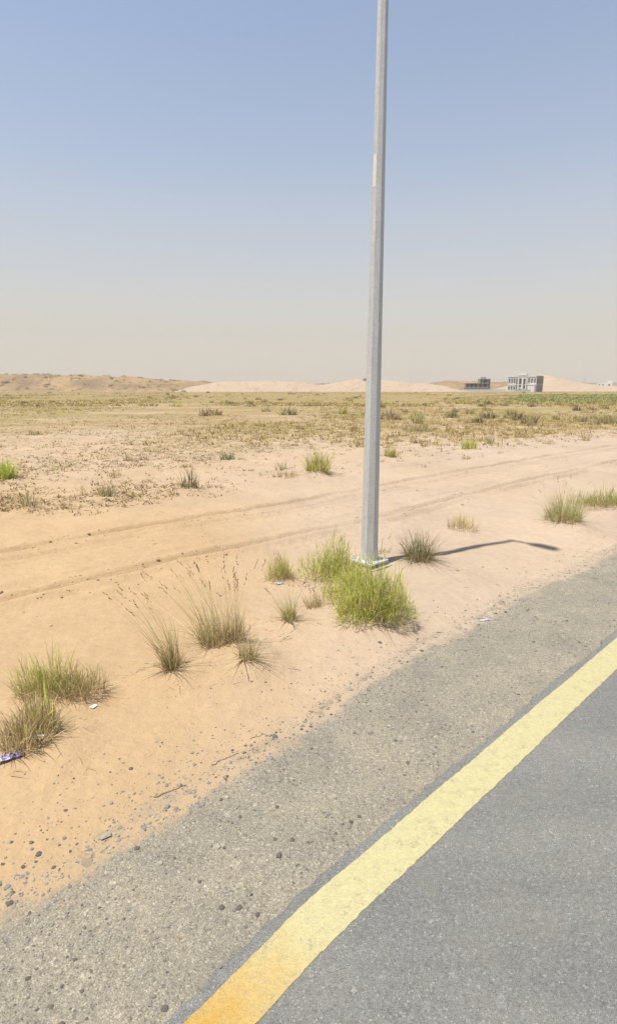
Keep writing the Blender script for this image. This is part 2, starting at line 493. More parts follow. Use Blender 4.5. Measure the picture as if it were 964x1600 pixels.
# asphalt: a slab with a broken outer edge
def road_mesh():
    ss = [-v for v in reversed(grow(2.5, .04, 1.3, 900))] + list(np.arange(-2.5, 10, .03)) + grow(10, .03, 1.3, 900)
    ss = np.array(ss)
    edge = 0.075 + swing(ss) + 0.05*(fbm(ss*3.0, ss*0, 91)-.5) + 0.035*(fbm(ss*17, ss*0+5, 92, 2)-.5)
    rows = [(-10.9, None, -0.06), (-10.85, None, 0.0), (-1.5, None, 0.0), (-.4, None, 0.0), (0, -.03, 0.0), (0, -.008, -.004), (0, .0, -.016), (0, .012, -.06)]
    V = []
    for off, de, z in rows:
        n = edge+de if de is not None else np.full_like(ss, off)
        x, y = to_xy(ss, n); V.append(np.stack([x, y, np.full_like(ss, z)], 1))
    V = np.array(V); a, b = V.shape[:2]
    idx = np.arange(a*b).reshape(a, b)
    F = np.stack([idx[:-1,:-1].ravel(), idx[:-1,1:].ravel(), idx[1:,1:].ravel(), idx[1:,:-1].ravel()], 1)
    return np_mesh('road', V.reshape(-1, 3), F, None, False)
road = link('road', road_mesh(), M_ASPHALT)
tag(road, kind='structure')

def line_mesh():
    ss = np.array([-v for v in reversed(grow(2.5, .02, 1.35, 800))] + list(np.arange(-2.5, 10, .012)) + grow(10, .02, 1.35, 800))
    o = swing(ss) + 0.006*(fbm(ss*24, ss*0, 95, 3)-.5)*2 + 0.008*(fbm(ss*2, ss*0, 96)-.5)*2
    i = -.232 + swing(ss)*.55 + 0.006*(fbm(ss*24, ss*0+9, 97, 3)-.5)*2 + 0.010*(fbm(ss*2, ss*0, 98)-.5)*2
    V = []
    for n, z in ((o+.001, .0005), (o, .004), ((o+i)/2, .0045), (i, .004), (i-.001, .0005)):
        x, y = to_xy(ss, n); V.append(np.stack([x, y, np.full_like(ss, z)], 1))
    V = np.array(V); a, b = V.shape[:2]; idx = np.arange(a*b).reshape(a, b)
    F = np.stack([idx[:-1,:-1].ravel(), idx[1:,:-1].ravel(), idx[1:,1:].ravel(), idx[:-1,1:].ravel()], 1)
    return np_mesh('road_marking', V.reshape(-1, 3), F, None, False)
mk = link('road_marking', line_mesh(), M_PAINT)
tag(mk, 'solid yellow edge line painted along the asphalt beside the gravel shoulder', kind='structure')

# ------------------------------------------------------------------ far dunes
def dune(name, x_pts, h_pts, yc, depth, mat, seed, rough=1.0, skew=0.0):
    """a ridge running across the plain: crest height h at x, centred at distance yc"""
    xs = np.arange(x_pts[0], x_pts[-1]+.1, 2.0)
    us = np.linspace(-1, 1, 41)
    X, U = np.meshgrid(xs, us, indexing='ij')
    h = np.interp(X, x_pts, h_pts)
    h = h*(0.95+0.10*fbm(X*.05, X*0, seed)) + rough*(fbm(X*.14, X*0+2, seed+1)-.5)*np.minimum(h, 3)*.5
    Y = yc+U*depth+10*(fbm(X*.02, X*0, seed+3)-.5)
    prof = np.cos(np.clip(U*1.0, -1, 1)*math.pi/2)**1.3
    Z = h*prof*(0.86+0.28*fbm(X*.06, Y*.06, seed+2)) + rough*0.7*(fbm(X*.2, Y*.2, seed+4)-.5)*np.minimum(1, h)*prof
    Z = Z - 0.9*(1-prof)**6 - 0.15
    V = np.stack([X.ravel(), Y.ravel(), Z.ravel()], 1)
    a, b = X.shape; idx = np.arange(a*b).reshape(a, b)
    F = np.stack([idx[:-1,:-1].ravel(), idx[1:,:-1].ravel(), idx[1:,1:].ravel(), idx[:-1,1:].ravel()], 1)
    o = link(name, np_mesh(name, V, F, None, True), mat)
    tag(o, kind='structure')
    def zf(x, y):
        i = int(np.clip(round((x-xs[0])/2.0), 0, a-1)); j = int(np.argmin(np.abs(Y[i]-y)))
        return float(Z[i, j])
    return o, zf
def dune_material(name, c0, c1, c2):
    m, n, l, b = new_mat(name); t = NT(m); co = t.coord()
    base = t.mix(t.ramp(t.noise(co, 0.035, 6, 0.65), (0.38, 0.0), (0.62, 1.0)), c0, c1)
    base = t.mix(t.ramp(t.noise(co, 0.22, 6, 0.7), (0.52, 0.0), (0.66, 0.85)), base, c2)
    l.new(base, b.inputs['Base Color']); b.inputs['Roughness'].default_value = 0.95
    b.inputs['Specular IOR Level'].default_value = 0.1
    l.new(t.bump(t.noise(co, 0.3, 5, 0.65), 0.7, 1.5), b.inputs['Normal'])
    return m
M_DUNE_SCRUB = dune_material('scrubby_dune', (0.315, 0.210, 0.112), (0.185, 0.130, 0.076), (0.12, 0.096, 0.048))
M_DUNE_PALE = dune_material('bare_pale_dune', (0.375, 0.292, 0.215), (0.36, 0.270, 0.188), (0.285, 0.205, 0.138))
K = 0.001131                                       # metres across per photo pixel per metre of distance
def dx(px, y): return (px-482)*K*y
yl = 540.
D1, Z1 = dune('dune', [dx(p, yl) for p in (-420,-200,-60,0,60,120,180,230,290,340,420,500,570,640,720)],
          [m*yl*K for m in (10,18,24,25,26,25,23,20,16,13,12,12,11,9,2)], yl, 70, M_DUNE_SCRUB, 3)
yp = 455.
D2, Z2 = dune('dune', [dx(p, yp) for p in (276,288,305,330,380,420,470,505,530,560,600,640,690,730)],
          [m*yp*K for m in (0,5,10,14,15,17,15,11,14,18,17,14,9,0)], yp, 26, M_DUNE_PALE, 13, 0.7)
yr = 545.
D3, Z3 = dune('dune', [dx(p, yr) for p in (760,800,830,846,862,890,920,960,1010,1080)],
          [m*yr*K for m in (0,9,20,24,21,15,10,8,6,0)], yr, 45, M_DUNE_PALE, 23, 0.9)
yq = 700.
D4, Z4 = dune('dune', [dx(p, yq) for p in (610,650,690,730,790,850,900,960,1040,1160)],
          [m*yq*K for m in (0,9,14,15,13,12,12,12,10,0)], yq, 60, M_DUNE_SCRUB, 33, 0.9)

# ------------------------------------------------------------------ plants
def blades(rng, n, height, base_r, tilt, curve, width, lean=(0, 0), segs=4, shape=(1, 1), palette=None, tipcol=None,
           lo=0.55, up=0.0, dome=0.0, dome_h=0.0):
    """n curved tapering blades -> (verts, faces, cols, tip points, tip directions)"""
    phi = rng.uniform(0, 2*np.pi, n)
    rr = base_r*np.sqrt(rng.uniform(0, 1, n))
    pa = rng.uniform(0, 2*np.pi, n)
    root = np.stack([rr*np.cos(pa)*shape[0], rr*np.sin(pa)*shape[1], np.full(n, -0.015)], 1)
    if dome > 0:                                   # a share of the blades start on twigs inside the crown
        k = rng.uniform(0, 1, n) < dome
        q = np.clip(1-(rr/base_r)**2, 0, 1)**.5
        root[:, 2] = np.where(k, root[:, 2]+rng.uniform(0.05, .95, n)*q*dome_h, root[:, 2])
    # blades lean outwards from the centre of the tuft
    out = np.arctan2(root[:, 1], root[:, 0])
    phi = np.where(rng.uniform(0, 1, n) < .65, out+rng.normal(0, .7, n), phi)
    L = height*rng.uniform(lo, 1, n)
    th = np.abs(rng.normal(0, tilt, n))*(0.4+0.6*rr/max(base_r, 1e-6))+up
    cv = rng.normal(curve, abs(curve)*.6+.05, n)
    w = width*rng.uniform(.6, 1.25, n)
    tw = rng.uniform(-1.2, 1.2, n)
    side = np.stack([-np.sin(phi+tw), np.cos(phi+tw), np.zeros(n)], 1)
    p = root.copy(); V = []; prev = None
    cl = palette(rng, n)
    ct = cl if tipcol is None else cl*0.35+0.65*np.asarray(tipcol)*rng.uniform(.75, 1.2, (n, 1))
    C = []
    for i in range(segs+1):
        f = i/segs
        ww = w*(1-f**1.6)*.5+w*.04
        V.append(p-side*ww[:, None]); V.append(p+side*ww[:, None])
        c = cl*(1-f**2)+ct*f**2
        C.append(c); C.append(c)
        a = th+cv*f
        d = np.stack([np.sin(a)*np.cos(phi), np.sin(a)*np.sin(phi), np.cos(a)], 1)
        d[:, 0] += lean[0]*(0.25+f); d[:, 1] += lean[1]*(0.25+f)
        d /= np.linalg.norm(d, axis=1)[:, None]
        if i < segs:
            p = p+d*(L/segs)[:, None]
            p[:, 2] = np.maximum(p[:, 2], 0.004)
    V = np.stack(V, 1).reshape(-1, 3)              # per blade 2*(segs+1) verts
    C = np.clip(np.stack(C, 1).reshape(-1, 3), 0, 1)
    k = 2*(segs+1)
    b = (np.arange(n)*k)[:, None]
    F = np.concatenate([b+np.array([2*i, 2*i+1, 2*i+3, 2*i+2]) for i in range(segs)], 0)
    return V, F, C, p, d

def pal(*cols):
    """palette of (weight, colour); jittered"""
    w = np.array([c[0] for c in cols], float); w /= w.sum()
    cc = np.array([c[1] for c in cols], float)
    def f(rng, n):
        k = rng.choice(len(cc), n, p=w)
        return cc[k]*rng.uniform(.72, 1.28, (n, 1))
    return f
LIME = (0.62, 0.61, 0.17); OLIVE = (0.42, 0.385, 0.13); GREEN = (0.33, 0.39, 0.10); STRAW = (0.62, 0.50, 0.27)
DRYBR = (0.38, 0.28, 0.17); GREYG = (0.42, 0.385, 0.22); BRIGHT = (0.46, 0.52, 0.11); SEED = (0.38, 0.27, 0.16); DARKG = (0.20, 0.215, 0.09)
P_BROOM = pal((7, LIME), (2, OLIVE), (3, GREEN), (1, STRAW))
P_OLIVE = pal((3, LIME), (3, OLIVE), (1, GREEN), (2, STRAW))
P_TALL = pal((4, STRAW), (2, GREYG), (1, OLIVE), (2, DRYBR))
P_TALLG = pal((2, STRAW), (2, GREYG), (3, GREEN), (1, OLIVE))
P_DRY = pal((3, DRYBR), (3, STRAW), (1, GREYG))
P_BROWN = pal((5, DRYBR), (1, GREYG), (1, STRAW))
P_GREYG = pal((4, GREYG), (2, OLIVE), (2, DRYBR))
P_BRIGHT = pal((5, BRIGHT), (2, GREEN), (1, LIME))
P_DARK = pal((4, DARKG), (1, OLIVE), (4, (.24, .17, .10)), (1, GREYG))

def seed_heads(rng, tips, dirs, size, palette, per=4):
    """spindle-shaped spikelets strung along the top of each culm"""
    base = np.array([(0,0,-1),(1,0,0),(0,1,0),(-1,0,0),(0,-1,0),(0,0,1)], float)
    tri = np.array([(0,2,1),(0,3,2),(0,4,3),(0,1,4),(5,1,2),(5,2,3),(5,3,4),(5,4,1)])
    V = []; F = []; C = []; k = 0
    for t, d in zip(tips, dirs):
        col = palette(rng, 1)[0]
        up = np.array([0, 0, 1.0]); sd = np.cross(d, up); sd /= np.linalg.norm(sd)+1e-9; u2 = np.cross(sd, d)
        for j in range(per):
            c = t-d*size*(0.9*j)+rng.normal(0, size*.16, 3)
            L = size*rng.uniform(.5, .85); w = size*rng.uniform(.13, .22)
            ax = d+rng.normal(0, .3, 3); ax /= np.linalg.norm(ax)
            s1 = np.cross(ax, u2); s1 /= np.linalg.norm(s1)+1e-9; s2 = np.cross(ax, s1)
            V.append(c+base[:, :1]*s1*w+base[:, 1:2]*s2*w+base[:, 2:3]*ax*L)
            F.append(tri+k); C.append(np.tile(col, (6, 1))); k += 6
    return np.concatenate(V), np.concatenate(F), np.concatenate(C)

def runners(rng, n, reach, width, palette):
    """dead stems lying out over the sand"""
    V, F, C, _, _ = blades(rng, n, reach, .05, .25, .12, width, segs=5, palette=palette, up=1.15, lo=.4)
    return V, F, C

def plant(name, x, y, label, cat, parts, group=None, sink=0.0):
    """parts: list of (part name, verts, faces, cols, material)"""
    e = empty(name, (x, y, ground_z(x, y)-sink))
    for pn, V, F, C, mat in parts:
        po = link(pn, np_mesh(pn, V, F, C), mat, e)
        if pn != 'seed_head': po['kind'] = 'stuff'
    tag(e, label, cat, group)
    return e

def tall_grass(x, y, label, n, h, r, lean, seed, palette=P_TALL, heads=14, nrun=8, reach=.35, low=0.6, group=None, tilt=.35):
    rng = np.random.default_rng(seed)
    parts = []
    V, F, C, _, _ = blades(rng, n, h*low, r, tilt*1.25, .45, .0065, (lean[0]*.55, lean[1]*.55), palette=palette, lo=.3)
    parts.append(('leaf_blades', V, F, C, M_LEAF))
    V, F, C, tp, td = blades(rng, heads*2, h, r*.75, tilt*.8, .14, .0048, lean, segs=5, palette=pal((3, STRAW), (2, OLIVE), (1, GREYG)), lo=.62)
    parts.append(('flower_stems', V, F, C, M_DRY))
    for q in range(heads):
        V, F, C = seed_heads(rng, tp[q:q+1], td[q:q+1], .030, pal((2, SEED), (1, DRYBR)))
        parts.append(('seed_head', V, F, C, M_DRY))
    V, F, C, _, _ = blades(rng, int(n*.5), h*.28, r*1.1, .6, .5, .006, palette=P_BROWN, lo=.3)
    parts.append(('dead_base_leaves', V, F, C, M_DRY))
    if nrun:
        parts.append(('fallen_stems', *runners(rng, nrun, reach, .006, P_DRY), M_DRY))
    return plant('grass_tuft', x, y, label, 'grass', parts, group)

def bush(x, y, label, n, h, w, seed, palette, shape=(1, 1), lean=(0, 0), width=.005, dry=0.15, tilt=.45, dome=.7, name='grass_clump', cat='grass', group=None, fine=1.0, segs=3):
    rng = np.random.default_rng(seed)
    parts = []
    r = w*.42; h = h*1.42; n = n*1.25
    lumps = max(4, int(5+w*6)); Vs = []; Fs = []; Cs = []; off = 0
    for q in range(lumps):
        a = rng.uniform(0, 6.28); d = r*rng.uniform(.15, .85)*(q > 0)
        hh = h*rng.uniform(.55, 1.05)*(1-.35*(d/r)**2); rl = r*rng.uniform(.30, .55)
        V, F, C, _, _ = blades(rng, max(20, int(n*.42/lumps)), hh*.60*fine, rl, tilt, .30, width, lean, segs=segs, palette=palette, lo=.25, dome=dome, dome_h=hh*.62)
        V[:, 0] += d*math.cos(a)*shape[0]; V[:, 1] += d*math.sin(a)*shape[1]
        Vs.append(V); Fs.append(F+off); Cs.append(C*rng.uniform(.85, 1.12)); off += len(V)
    V, F, C = np.concatenate(Vs), np.concatenate(Fs), np.clip(np.concatenate(Cs), 0, 1)
    parts.append(('green_sprigs' if palette in (P_BROOM, P_BRIGHT, P_OLIVE) else 'leaf_blades', V, F, C, M_LEAF))
    if dry:
        V, F, C, _, _ = blades(rng, max(8, int(n*dry)), h*.5, r*1.05, .7, .4, width, (0, 0), segs=3, palette=P_DRY, lo=.3, shape=shape)
        parts.append(('dead_stems', V, F, C, M_DRY))
    return plant(name, x, y, label, cat, parts, group)

def small_tuft(name, x, y, label, cat, n, h, w, seed, palette, lean=(0, 0), width=.012, group=None, tilt=.7, shape=(1, .8), dome=.35):
    rng = np.random.default_rng(seed)
    V, F, C, _, _ = blades(rng, max(24, int(n*.55)), h, w*.36, tilt, .4, width, lean, segs=3, palette=palette, lo=.35, shape=shape, dome=dome, dome_h=h*.5)
    o = link(name, np_mesh(name, V, F, C), M_LEAF, None, (x, y, ground_z(x, y)))
    return tag(o, label, cat, group)

# --- by the lamp post
bush(0.72, 5.72, 'large bushy lime-green clump in front of the lamp post foot', 8800, .84, .98, 101, P_BROOM, (1.0, .8), width=.0062, name='green_shrub', cat='shrub', dry=.01, tilt=1.15, dome=.96, fine=.42)
bush(0.34, 6.85, 'smaller feathery lime-green clump behind and left of the lamp post foot', 4600, .74, .94, 102, P_BROOM, (1, .7), width=.0064, name='green_shrub', cat='shrub', dry=.01, tilt=1.15, dome=.96, fine=.42)
bush(0.45, 6.25, 'low yellow-green clump linking the two clumps at the lamp post', 3600, .64, .80, 103, P_BROOM, (1, .9), width=.0062, name='green_shrub', cat='shrub', dry=.02, tilt=1.15, dome=.96, fine=.42)
tall_grass(0.07, 6.05, 'dry brown straw tuft just left of the green clump at the lamp post', 90, .40, .09, (-.1, 0), 104, P_DRY, 4, 6, .25)
tall_grass(-.21, 5.55, 'thin green-based tuft with left-leaning stems in front of the round olive clump', 110, .62, .07, (-.30, .1), 105, P_TALLG, 7, 8, .36, .62, tilt=.42)
bush(-.37, 6.92, 'small round olive clump on the sand left of the lamp post', 1300, .38, .46, 106, P_OLIVE, width=.005, dry=.1, tilt=.75)
# --- tall dry tufts with seed heads
tall_grass(-.90, 4.90, 'tallest dry grass tuft with brown seed heads, many stems leaning left', 230, 1.0, .13, (-.48, .06), 107, P_TALL, 20, 10, .35, .55, tilt=.45)
tall_grass(-.70, 4.90, 'upright dry grass tuft with seed heads just right of the tallest tuft', 150, .82, .09, (-.02, .05), 117, P_TALL, 13, 6, .3, .5, tilt=.3)
tall_grass(-.55, 4.58, 'short dry tuft with dead stems radiating on the sand before the tallest tuft', 110, .42, .07, (.05, .05), 108, P_TALL, 5, 34, .42, .7, tilt=.5)
tall_grass(-1.20, 4.43, 'dry tuft with long seed stems arching left, just left of the tallest tuft', 150, .95, .08, (-.78, .08), 109, P_TALL, 11, 12, .40, .52, tilt=.32)
# --- left edge
bush(-2.02, 4.08, 'wide yellow-green clump near the left edge, above the littered clump', 2200, .36, .74, 110, P_OLIVE, (1.1, .55), width=.005, dry=.3, tilt=.75)
bush(-1.99, 3.50, 'half-dead pale clump at the left edge with litter caught in it', 900, .36, .50, 111, pal((3, STRAW), (2, LIME), (3, DRYBR), (1, OLIVE)), (.8, 1), (.05, .05), .006, .6, .6)
# --- right of the post
tall_grass(1.60, 7.68, 'dark green-brown tuft lying in the lamp post shadow right of the post', 480, .56, .20, (.06, 0), 112, P_DARK, 3, 34, .65, .95, tilt=1.0)
bush(2.73, 9.52, 'small pale yellow tuft on bare sand above the lamp post shadow', 420, .36, .60, 113, pal((3, LIME), (3, STRAW)), width=.006, dry=.4)
tall_grass(4.68, 9.92, 'big green and straw tuft with seed heads, left of the dark green clump', 520, .88, .30, (.02, .04), 114, P_TALLG, 14, 16, .6, .72, tilt=.55)
bush(6.25, 11.35, 'low dark green clump at the right edge behind the big seeded tuft', 1900, .38, 1.5, 115, pal((4, GREEN), (4, OLIVE), (2, LIME), (1, DRYBR), (1, STRAW)), (1.15, .6), width=.008, dry=.25, tilt=.7)
tall_grass(1.15, 8.25, 'sparse dead twigs on the sand directly behind the lamp post foot', 40, .35, .12, (.1, 0), 116, P_BROWN, 2, 14, .4, .7, tilt=.7)

# --- middle distance beyond the track
MID = [
 ('grass_clump', 0.28, 15.98, 620, .64, .98, P_OLIVE, 'green clump just beyond the vehicle track, left of the post', 'grass'),
 ('dry_tuft', -.63, 15.39, 200, .22, 1.05, P_DRY, 'flat straw-brown tuft beside the green clump beyond the track', 'grass'),
 ('dry_tuft', -.83, 17.28, 60, .40, .50, P_GREYG, 'thin leafless grey tuft behind the flat straw tuft', 'grass'),
 ('grass_clump', 3.09, 20.81, 260, .48, .60, P_OLIVE, 'round olive-green clump seen just right of the lamp post', 'grass'),
 ('grass_clump', 6.74, 23.29, 280, .56, .86, P_BROOM, 'yellow-green clump beyond the track between the post and the grey villa', 'grass'),
 ('dry_tuft', 5.78, 20.22, 90, .20, .62, P_BROWN, 'low dark brown twigs in front of the yellow-green clump', 'dead plant'),
 ('dry_tuft', 8.33, 25.48, 120, .38, .54, P_GREYG, 'grey-olive tuft just right of the yellow-green clump', 'grass'),
 ('grass_clump', -2.90, 19.67, 180, .34, .70, pal((4, (.22, .24, .15)), (1, OLIVE)), 'pale grey-green clump on the plain, left of centre', 'grass'),
 ('dry_tuft', -2.93, 13.51, 170, .52, .58, P_DARK, 'upright dark dry tuft alone by the far side of the track, left of centre', 'grass'),
 ('dry_tuft', -4.70, 12.77, 150, .38, .52, P_GREYG, 'grey-green spiky tuft by the track, between two other tufts at the left', 'grass'),
 ('dry_tuft', -5.85, 11.36, 150, .42, .52, P_GREYG, 'grey-green spiky tuft nearest the left edge beside the track', 'grass'),
 ('grass_clump', -8.26, 14.85, 620, .56, .86, P_BRIGHT, 'bright green clump cut by the left edge beyond the track', 'grass'),
 ('dry_tuft', -6.28, 19.14, 110, .25, .44, P_BROWN, 'dark brown hummock tuft, left one of a close pair', 'dead plant'),
 ('dry_tuft', -5.83, 19.49, 110, .30, .48, P_BROWN, 'dark brown hummock tuft, right one of a close pair', 'dead plant'),
 ('dry_shrub', 6.50, 33.25, 340, .55, 2.4, P_GREYG, 'wide low olive-brown shrub right of the post, mid plain', 'shrub'),
 ('dry_tuft', 2.64, 32.76, 90, .62, .72, P_BROWN, 'brown tuft just left of the lamp post, mid plain', 'grass'),
 ('dry_shrub', 17.83, 45.67, 240, .60, 1.7, P_GREYG, 'rounded olive shrub on the plain below the grey villa', 'shrub'),
 ('dry_shrub', 15.07, 37.84, 110, .38, .75, P_BROWN, 'small brown shrub right in front of the rounded olive shrub', 'shrub'),
 ('dry_shrub', 20.18, 45.67, 120, .40, .95, P_GREYG, 'low shrub right of the rounded olive shrub', 'shrub'),
 ('dry_shrub', 22.26, 46.64, 100, .36, .75, P_GREYG, 'first of three little shrubs in a row at the right', 'shrub'),
 ('dry_shrub', 22.95, 46.64, 100, .42, .75, P_GREYG, 'middle of three little shrubs in a row at the right', 'shrub'),
 ('dry_shrub', 24.20, 47.64, 100, .42, .76, P_GREYG, 'last of three little shrubs in a row at the right', 'shrub'),
 ('dry_shrub', 21.71, 40.63, 380, .80, 2.1, P_GREYG, 'large olive-brown shrub at the right edge of the plain', 'shrub'),
 ('dry_tuft', 13.69, 27.41, 70, .56, .58, pal((3, STRAW), (1, DRYBR)), 'wispy tan tuft standing alone beside the track at the right', 'grass'),
 ('dry_shrub', -6.33, 22.56, 150, .30, 1.05, P_GREYG, 'flat olive tuft behind the pair of brown hummocks', 'shrub'),
 ('dry_shrub', 12.00, 41.39, 90, .42, .85, P_BROWN, 'brown shrub on the plain midway between post and villa', 'shrub'),
 ('dry_tuft', -3.96, 17.86, 100, .18, .58, P_BROWN, 'low flat brown tuft behind the upright dark tuft', 'dead plant'),
 ('dry_shrub', -15.19, 30.90, 140, .32, .95, P_GREYG, 'low olive shrub far out at the left on bare sand', 'shrub'),
 ('dry_shrub', -.48, 34.84, 120, .36, .90, P_GREYG, 'small olive-brown shrub on the plain at the centre', 'shrub'),
 ('dry_shrub', 14.65, 42.18, 110, .38, .97, P_GREYG, 'flat olive shrub left of the rounded olive shrub', 'shrub'),
 ('dry_tuft', 4.91, 26.09, 70, .27, .42, P_DRY, 'little straw tuft behind the olive clump right of the post', 'grass'),
 ('dry_tuft', 11.01, 25.48, 100, .22, .76, P_BROWN, 'flat dark tuft lying along the far edge of the track at the right', 'dead plant'),
 ('dry_tuft', -7.87, 17.42, 110, .20, .74, P_OLIVE, 'low olive tuft right of the bright green clump', 'grass'),
 ('dry_tuft', -5.61, 15.86, 90, .32, .62, P_DRY, 'thin straw-coloured twiggy tuft behind the middle spiky tuft', 'grass'),
]
for i, (nm, x, y, nb, h, w, p, lab, cat) in enumerate(MID):
    small_tuft(nm, x, y, lab, cat, nb, h, w, 300+i, p, width=.0012*y**.9+.004, tilt=.6 if h > .3 else .95)

# --- shrubs scattered over the far plain: one by one, sharing a few meshes
rng = np.random.default_rng(7)
protos = []
for k in range(8):
    r_ = np.random.default_rng(500+k)
    V, F, C, _, _ = blades(r_, 70, .62, .42, .8, .4, .07, (0, 0), segs=2, palette=(P_GREYG, P_OLIVE, P_BROWN, P_DARK)[k % 4], lo=.35, shape=(1, .8), dome=.5, dome_h=.3)
    me = np_mesh('far_shrub', V, F, C*.92); me.materials.append(M_LEAF); protos.append(me)
cnt = 0
while cnt < 150:
    y = 38*math.exp(rng.uniform(0, 1)**1.1*math.log(330/38.)); x = rng.uniform(-.60, .60)*y
    if fbm(x*.06, y*.03, 77, 3) < .47: continue
    if abs(x-6.5) < 3 and y < 40: continue
    sc = rng.uniform(.5, 1.3)*(1.0+.0035*y)
    kk = int(rng.integers(8)); look = ('grey-olive', 'yellowish olive', 'brown', 'dark')[kk % 4]
    q = x/y; place = 'at the left edge' if q < -.3 else 'left of the lamp post' if q < .12 else 'between post and villa' if q < .36 else 'right of the villa'
    reach = 'in the middle of the plain' if y < 110 else 'far out on the plain'
    o = link('plain_shrub', protos[kk], None, None, (x, y, ground_z(x, y)-.03), rng.uniform(0, 6.28))
    o.scale = (sc*rng.uniform(.9, 1.6), sc, sc*rng.uniform(.6, 1.0))
    tag(o, f'small {look} shrub {reach}, {place}', 'shrub', f'{look} shrubs {reach}, {place}')
    cnt += 1
cnt = 0
while cnt < 105:
    p = rng.uniform(-30, 285); y = rng.uniform(478, 545); x = dx(p, y)
    z = Z1(x, y)
    if z < .3: continue
    sc = rng.uniform(2.2, 4.6)
    o = link('dune_shrub', protos[rng.integers(8)], None, None, (x, y, z-.25), rng.uniform(0, 6.28))
    o.scale = (sc*rng.uniform(1.0, 1.7), sc, sc*rng.uniform(.6, .9))
    hgt = 'low on the slope' if z < 4 else 'high on the slope' if z < 9 else 'near the crest'
    end = 'left end' if p < 80 else 'middle' if p < 180 else 'right end'
    tag(o, f'dark shrub {hgt} at the {end} of the long far-left dune', 'shrub', f'shrubs {hgt}, {end} of the left dune')
    cnt += 1
for p, y, zf, sc, lab in ((570, 452, Z2, 4.2, 'dark bush on the crest of the pale dune beside the lamp post'), (287, 432, None, 4.0, 'dark bush at the left foot of the pale dune')):
    x = dx(p, y); z = zf(x, y) if zf else ground_z(x, y)
    o = link('dune_shrub', protos[3], None, None, (x, y, z-.2), 1.0); o.scale = (sc*1.3, sc, sc*.8)
    tag(o, lab, 'shrub')

# --- uncountable growth: litter, dry ground cover and the green strip
def scatter(name, pts, nb, h, w, width, palette, seed, label, cat, segs=2, tilt=.8, hvar=(.4, 1.5)):
    r_ = np.random.default_rng(seed)
    var = [blades(r_, nb, 1.0, .42, tilt, .4, width/h, (0, 0), segs=segs, palette=palette, lo=.35) for _ in range(14)]
    n = len(pts); k = r_.integers(14, size=n); ang = r_.uniform(0, 6.28, n)
    sz = r_.uniform(*hvar, n); z = terrain(pts[:, 0], pts[:, 1])
    Vs = []; Fs = []; Cs = []; off = 0
    for v in range(14):
        q = np.where(k == v)[0]
        if not len(q): continue
        V0, F0, C0 = var[v][:3]
        ca, sa = np.cos(ang[q])[:, None], np.sin(ang[q])[:, None]
        X = (V0[:, 0]*ca-V0[:, 1]*sa)*(w*sz[q])[:, None]+pts[q, 0][:, None]
        Y = (V0[:, 0]*sa+V0[:, 1]*ca)*(w*sz[q])[:, None]+pts[q, 1][:, None]
        Z = V0[:, 2][None]*(h*sz[q])[:, None]+z[q][:, None]
        Vs.append(np.stack([X, Y, Z], 2).reshape(-1, 3))
        Fs.append((F0[None]+(np.arange(len(q))*len(V0))[:, None, None]).reshape(-1, 4)+off)
        Cs.append((C0[None]*r_.uniform(.75, 1.25, (len(q), 1, 1))).reshape(-1, 3)); off += len(q)*len(V0)
    o = link(name, np_mesh(name, np.concatenate(Vs), np.concatenate(Fs), np.clip(np.concatenate(Cs), 0, 1)), M_DRY)
    return tag(o, label, cat, kind='stuff')

def pick(seed, count, y0, y1, power, dens, spread=.66):
    r_ = np.random.default_rng(seed); out = np.zeros((0, 2))
    while len(out) < count:
        y = y0*(y1/y0)**(r_.uniform(0, 1, count)**power); x = r_.uniform(-spread, spread, count)*y
        p = np.stack([x, y], 1)
        out = np.concatenate([out, p[r_.uniform(0, 1, count) < dens(x, y)]])
    return out[:count]
def d_plain(x, y):
    s, n = to_sn(x, y); w = n-8.8+.05*np.clip(s-4, 0, 60)
    return sstep(0, 2.5, w)*(.12+.88*sstep(.40, .60, fbm(x*.25, y*.25, 201)))
def d_far(x, y):
    s, n = to_sn(x, y); w = n-9.5
    return sstep(0, 3, w)*(.05+.95*sstep(.46, .58, fbm(x*.05, y*.022, 202)))
def d_green(x, y):
    return sstep(.33, .40, x/y)*sstep(100, 115, y)*sstep(240, 215, y)*sstep(.25, .45, fbm(x*.05, y*.05, 203))
scatter('dead_twig_litter', pick(1, 8500, 11, 55, 1.0, d_plain), 6, .085, .20, .010, pal((4, (.28, .195, .11)), (3, (.38, .28, .15)), (2, (.28, .25, .10))), 601, 'dead brown twigs and litter strewn over the trampled sand beyond the track', 'twigs', tilt=1.1)
P_COVER = pal((3, (.34, .275, .11)), (3, (.33, .28, .085)), (3, (.45, .335, .145)), (3, (.29, .20, .10)))
cov = pick(2, 17000, 24, 430, .75, d_far)
r_ = np.random.default_rng(88)
lit = np.concatenate([np.stack([r_.normal(mx, mr*.55, int(34*mr/.5)), r_.normal(my-.08, mr*.5, int(34*mr/.5))], 1) for mx, my, mr, mh in MOUNDS])
lit = lit[edge_dist(*to_sn(lit[:, 0], lit[:, 1])) > .1]
scatter('fallen_stem_litter', lit, 3, .020, .13, .00055, pal((4, DRYBR), (2, STRAW), (2, (.22, .16, .09))), 605, 'broken dry stems lying on the sand around the tufts', 'dry stems', tilt=1.4)
scatter('dry_ground_cover', cov[cov[:, 1] < 80], 10, .20, .42, .016, P_COVER, 602, 'dry olive and straw ground cover over the middle of the plain', 'dry grass', tilt=1.0)
scatter('dry_ground_cover', cov[cov[:, 1] >= 80], 9, .26, .75, .05, P_COVER, 604, 'dry olive and straw ground cover far out on the plain', 'dry grass', tilt=1.0)
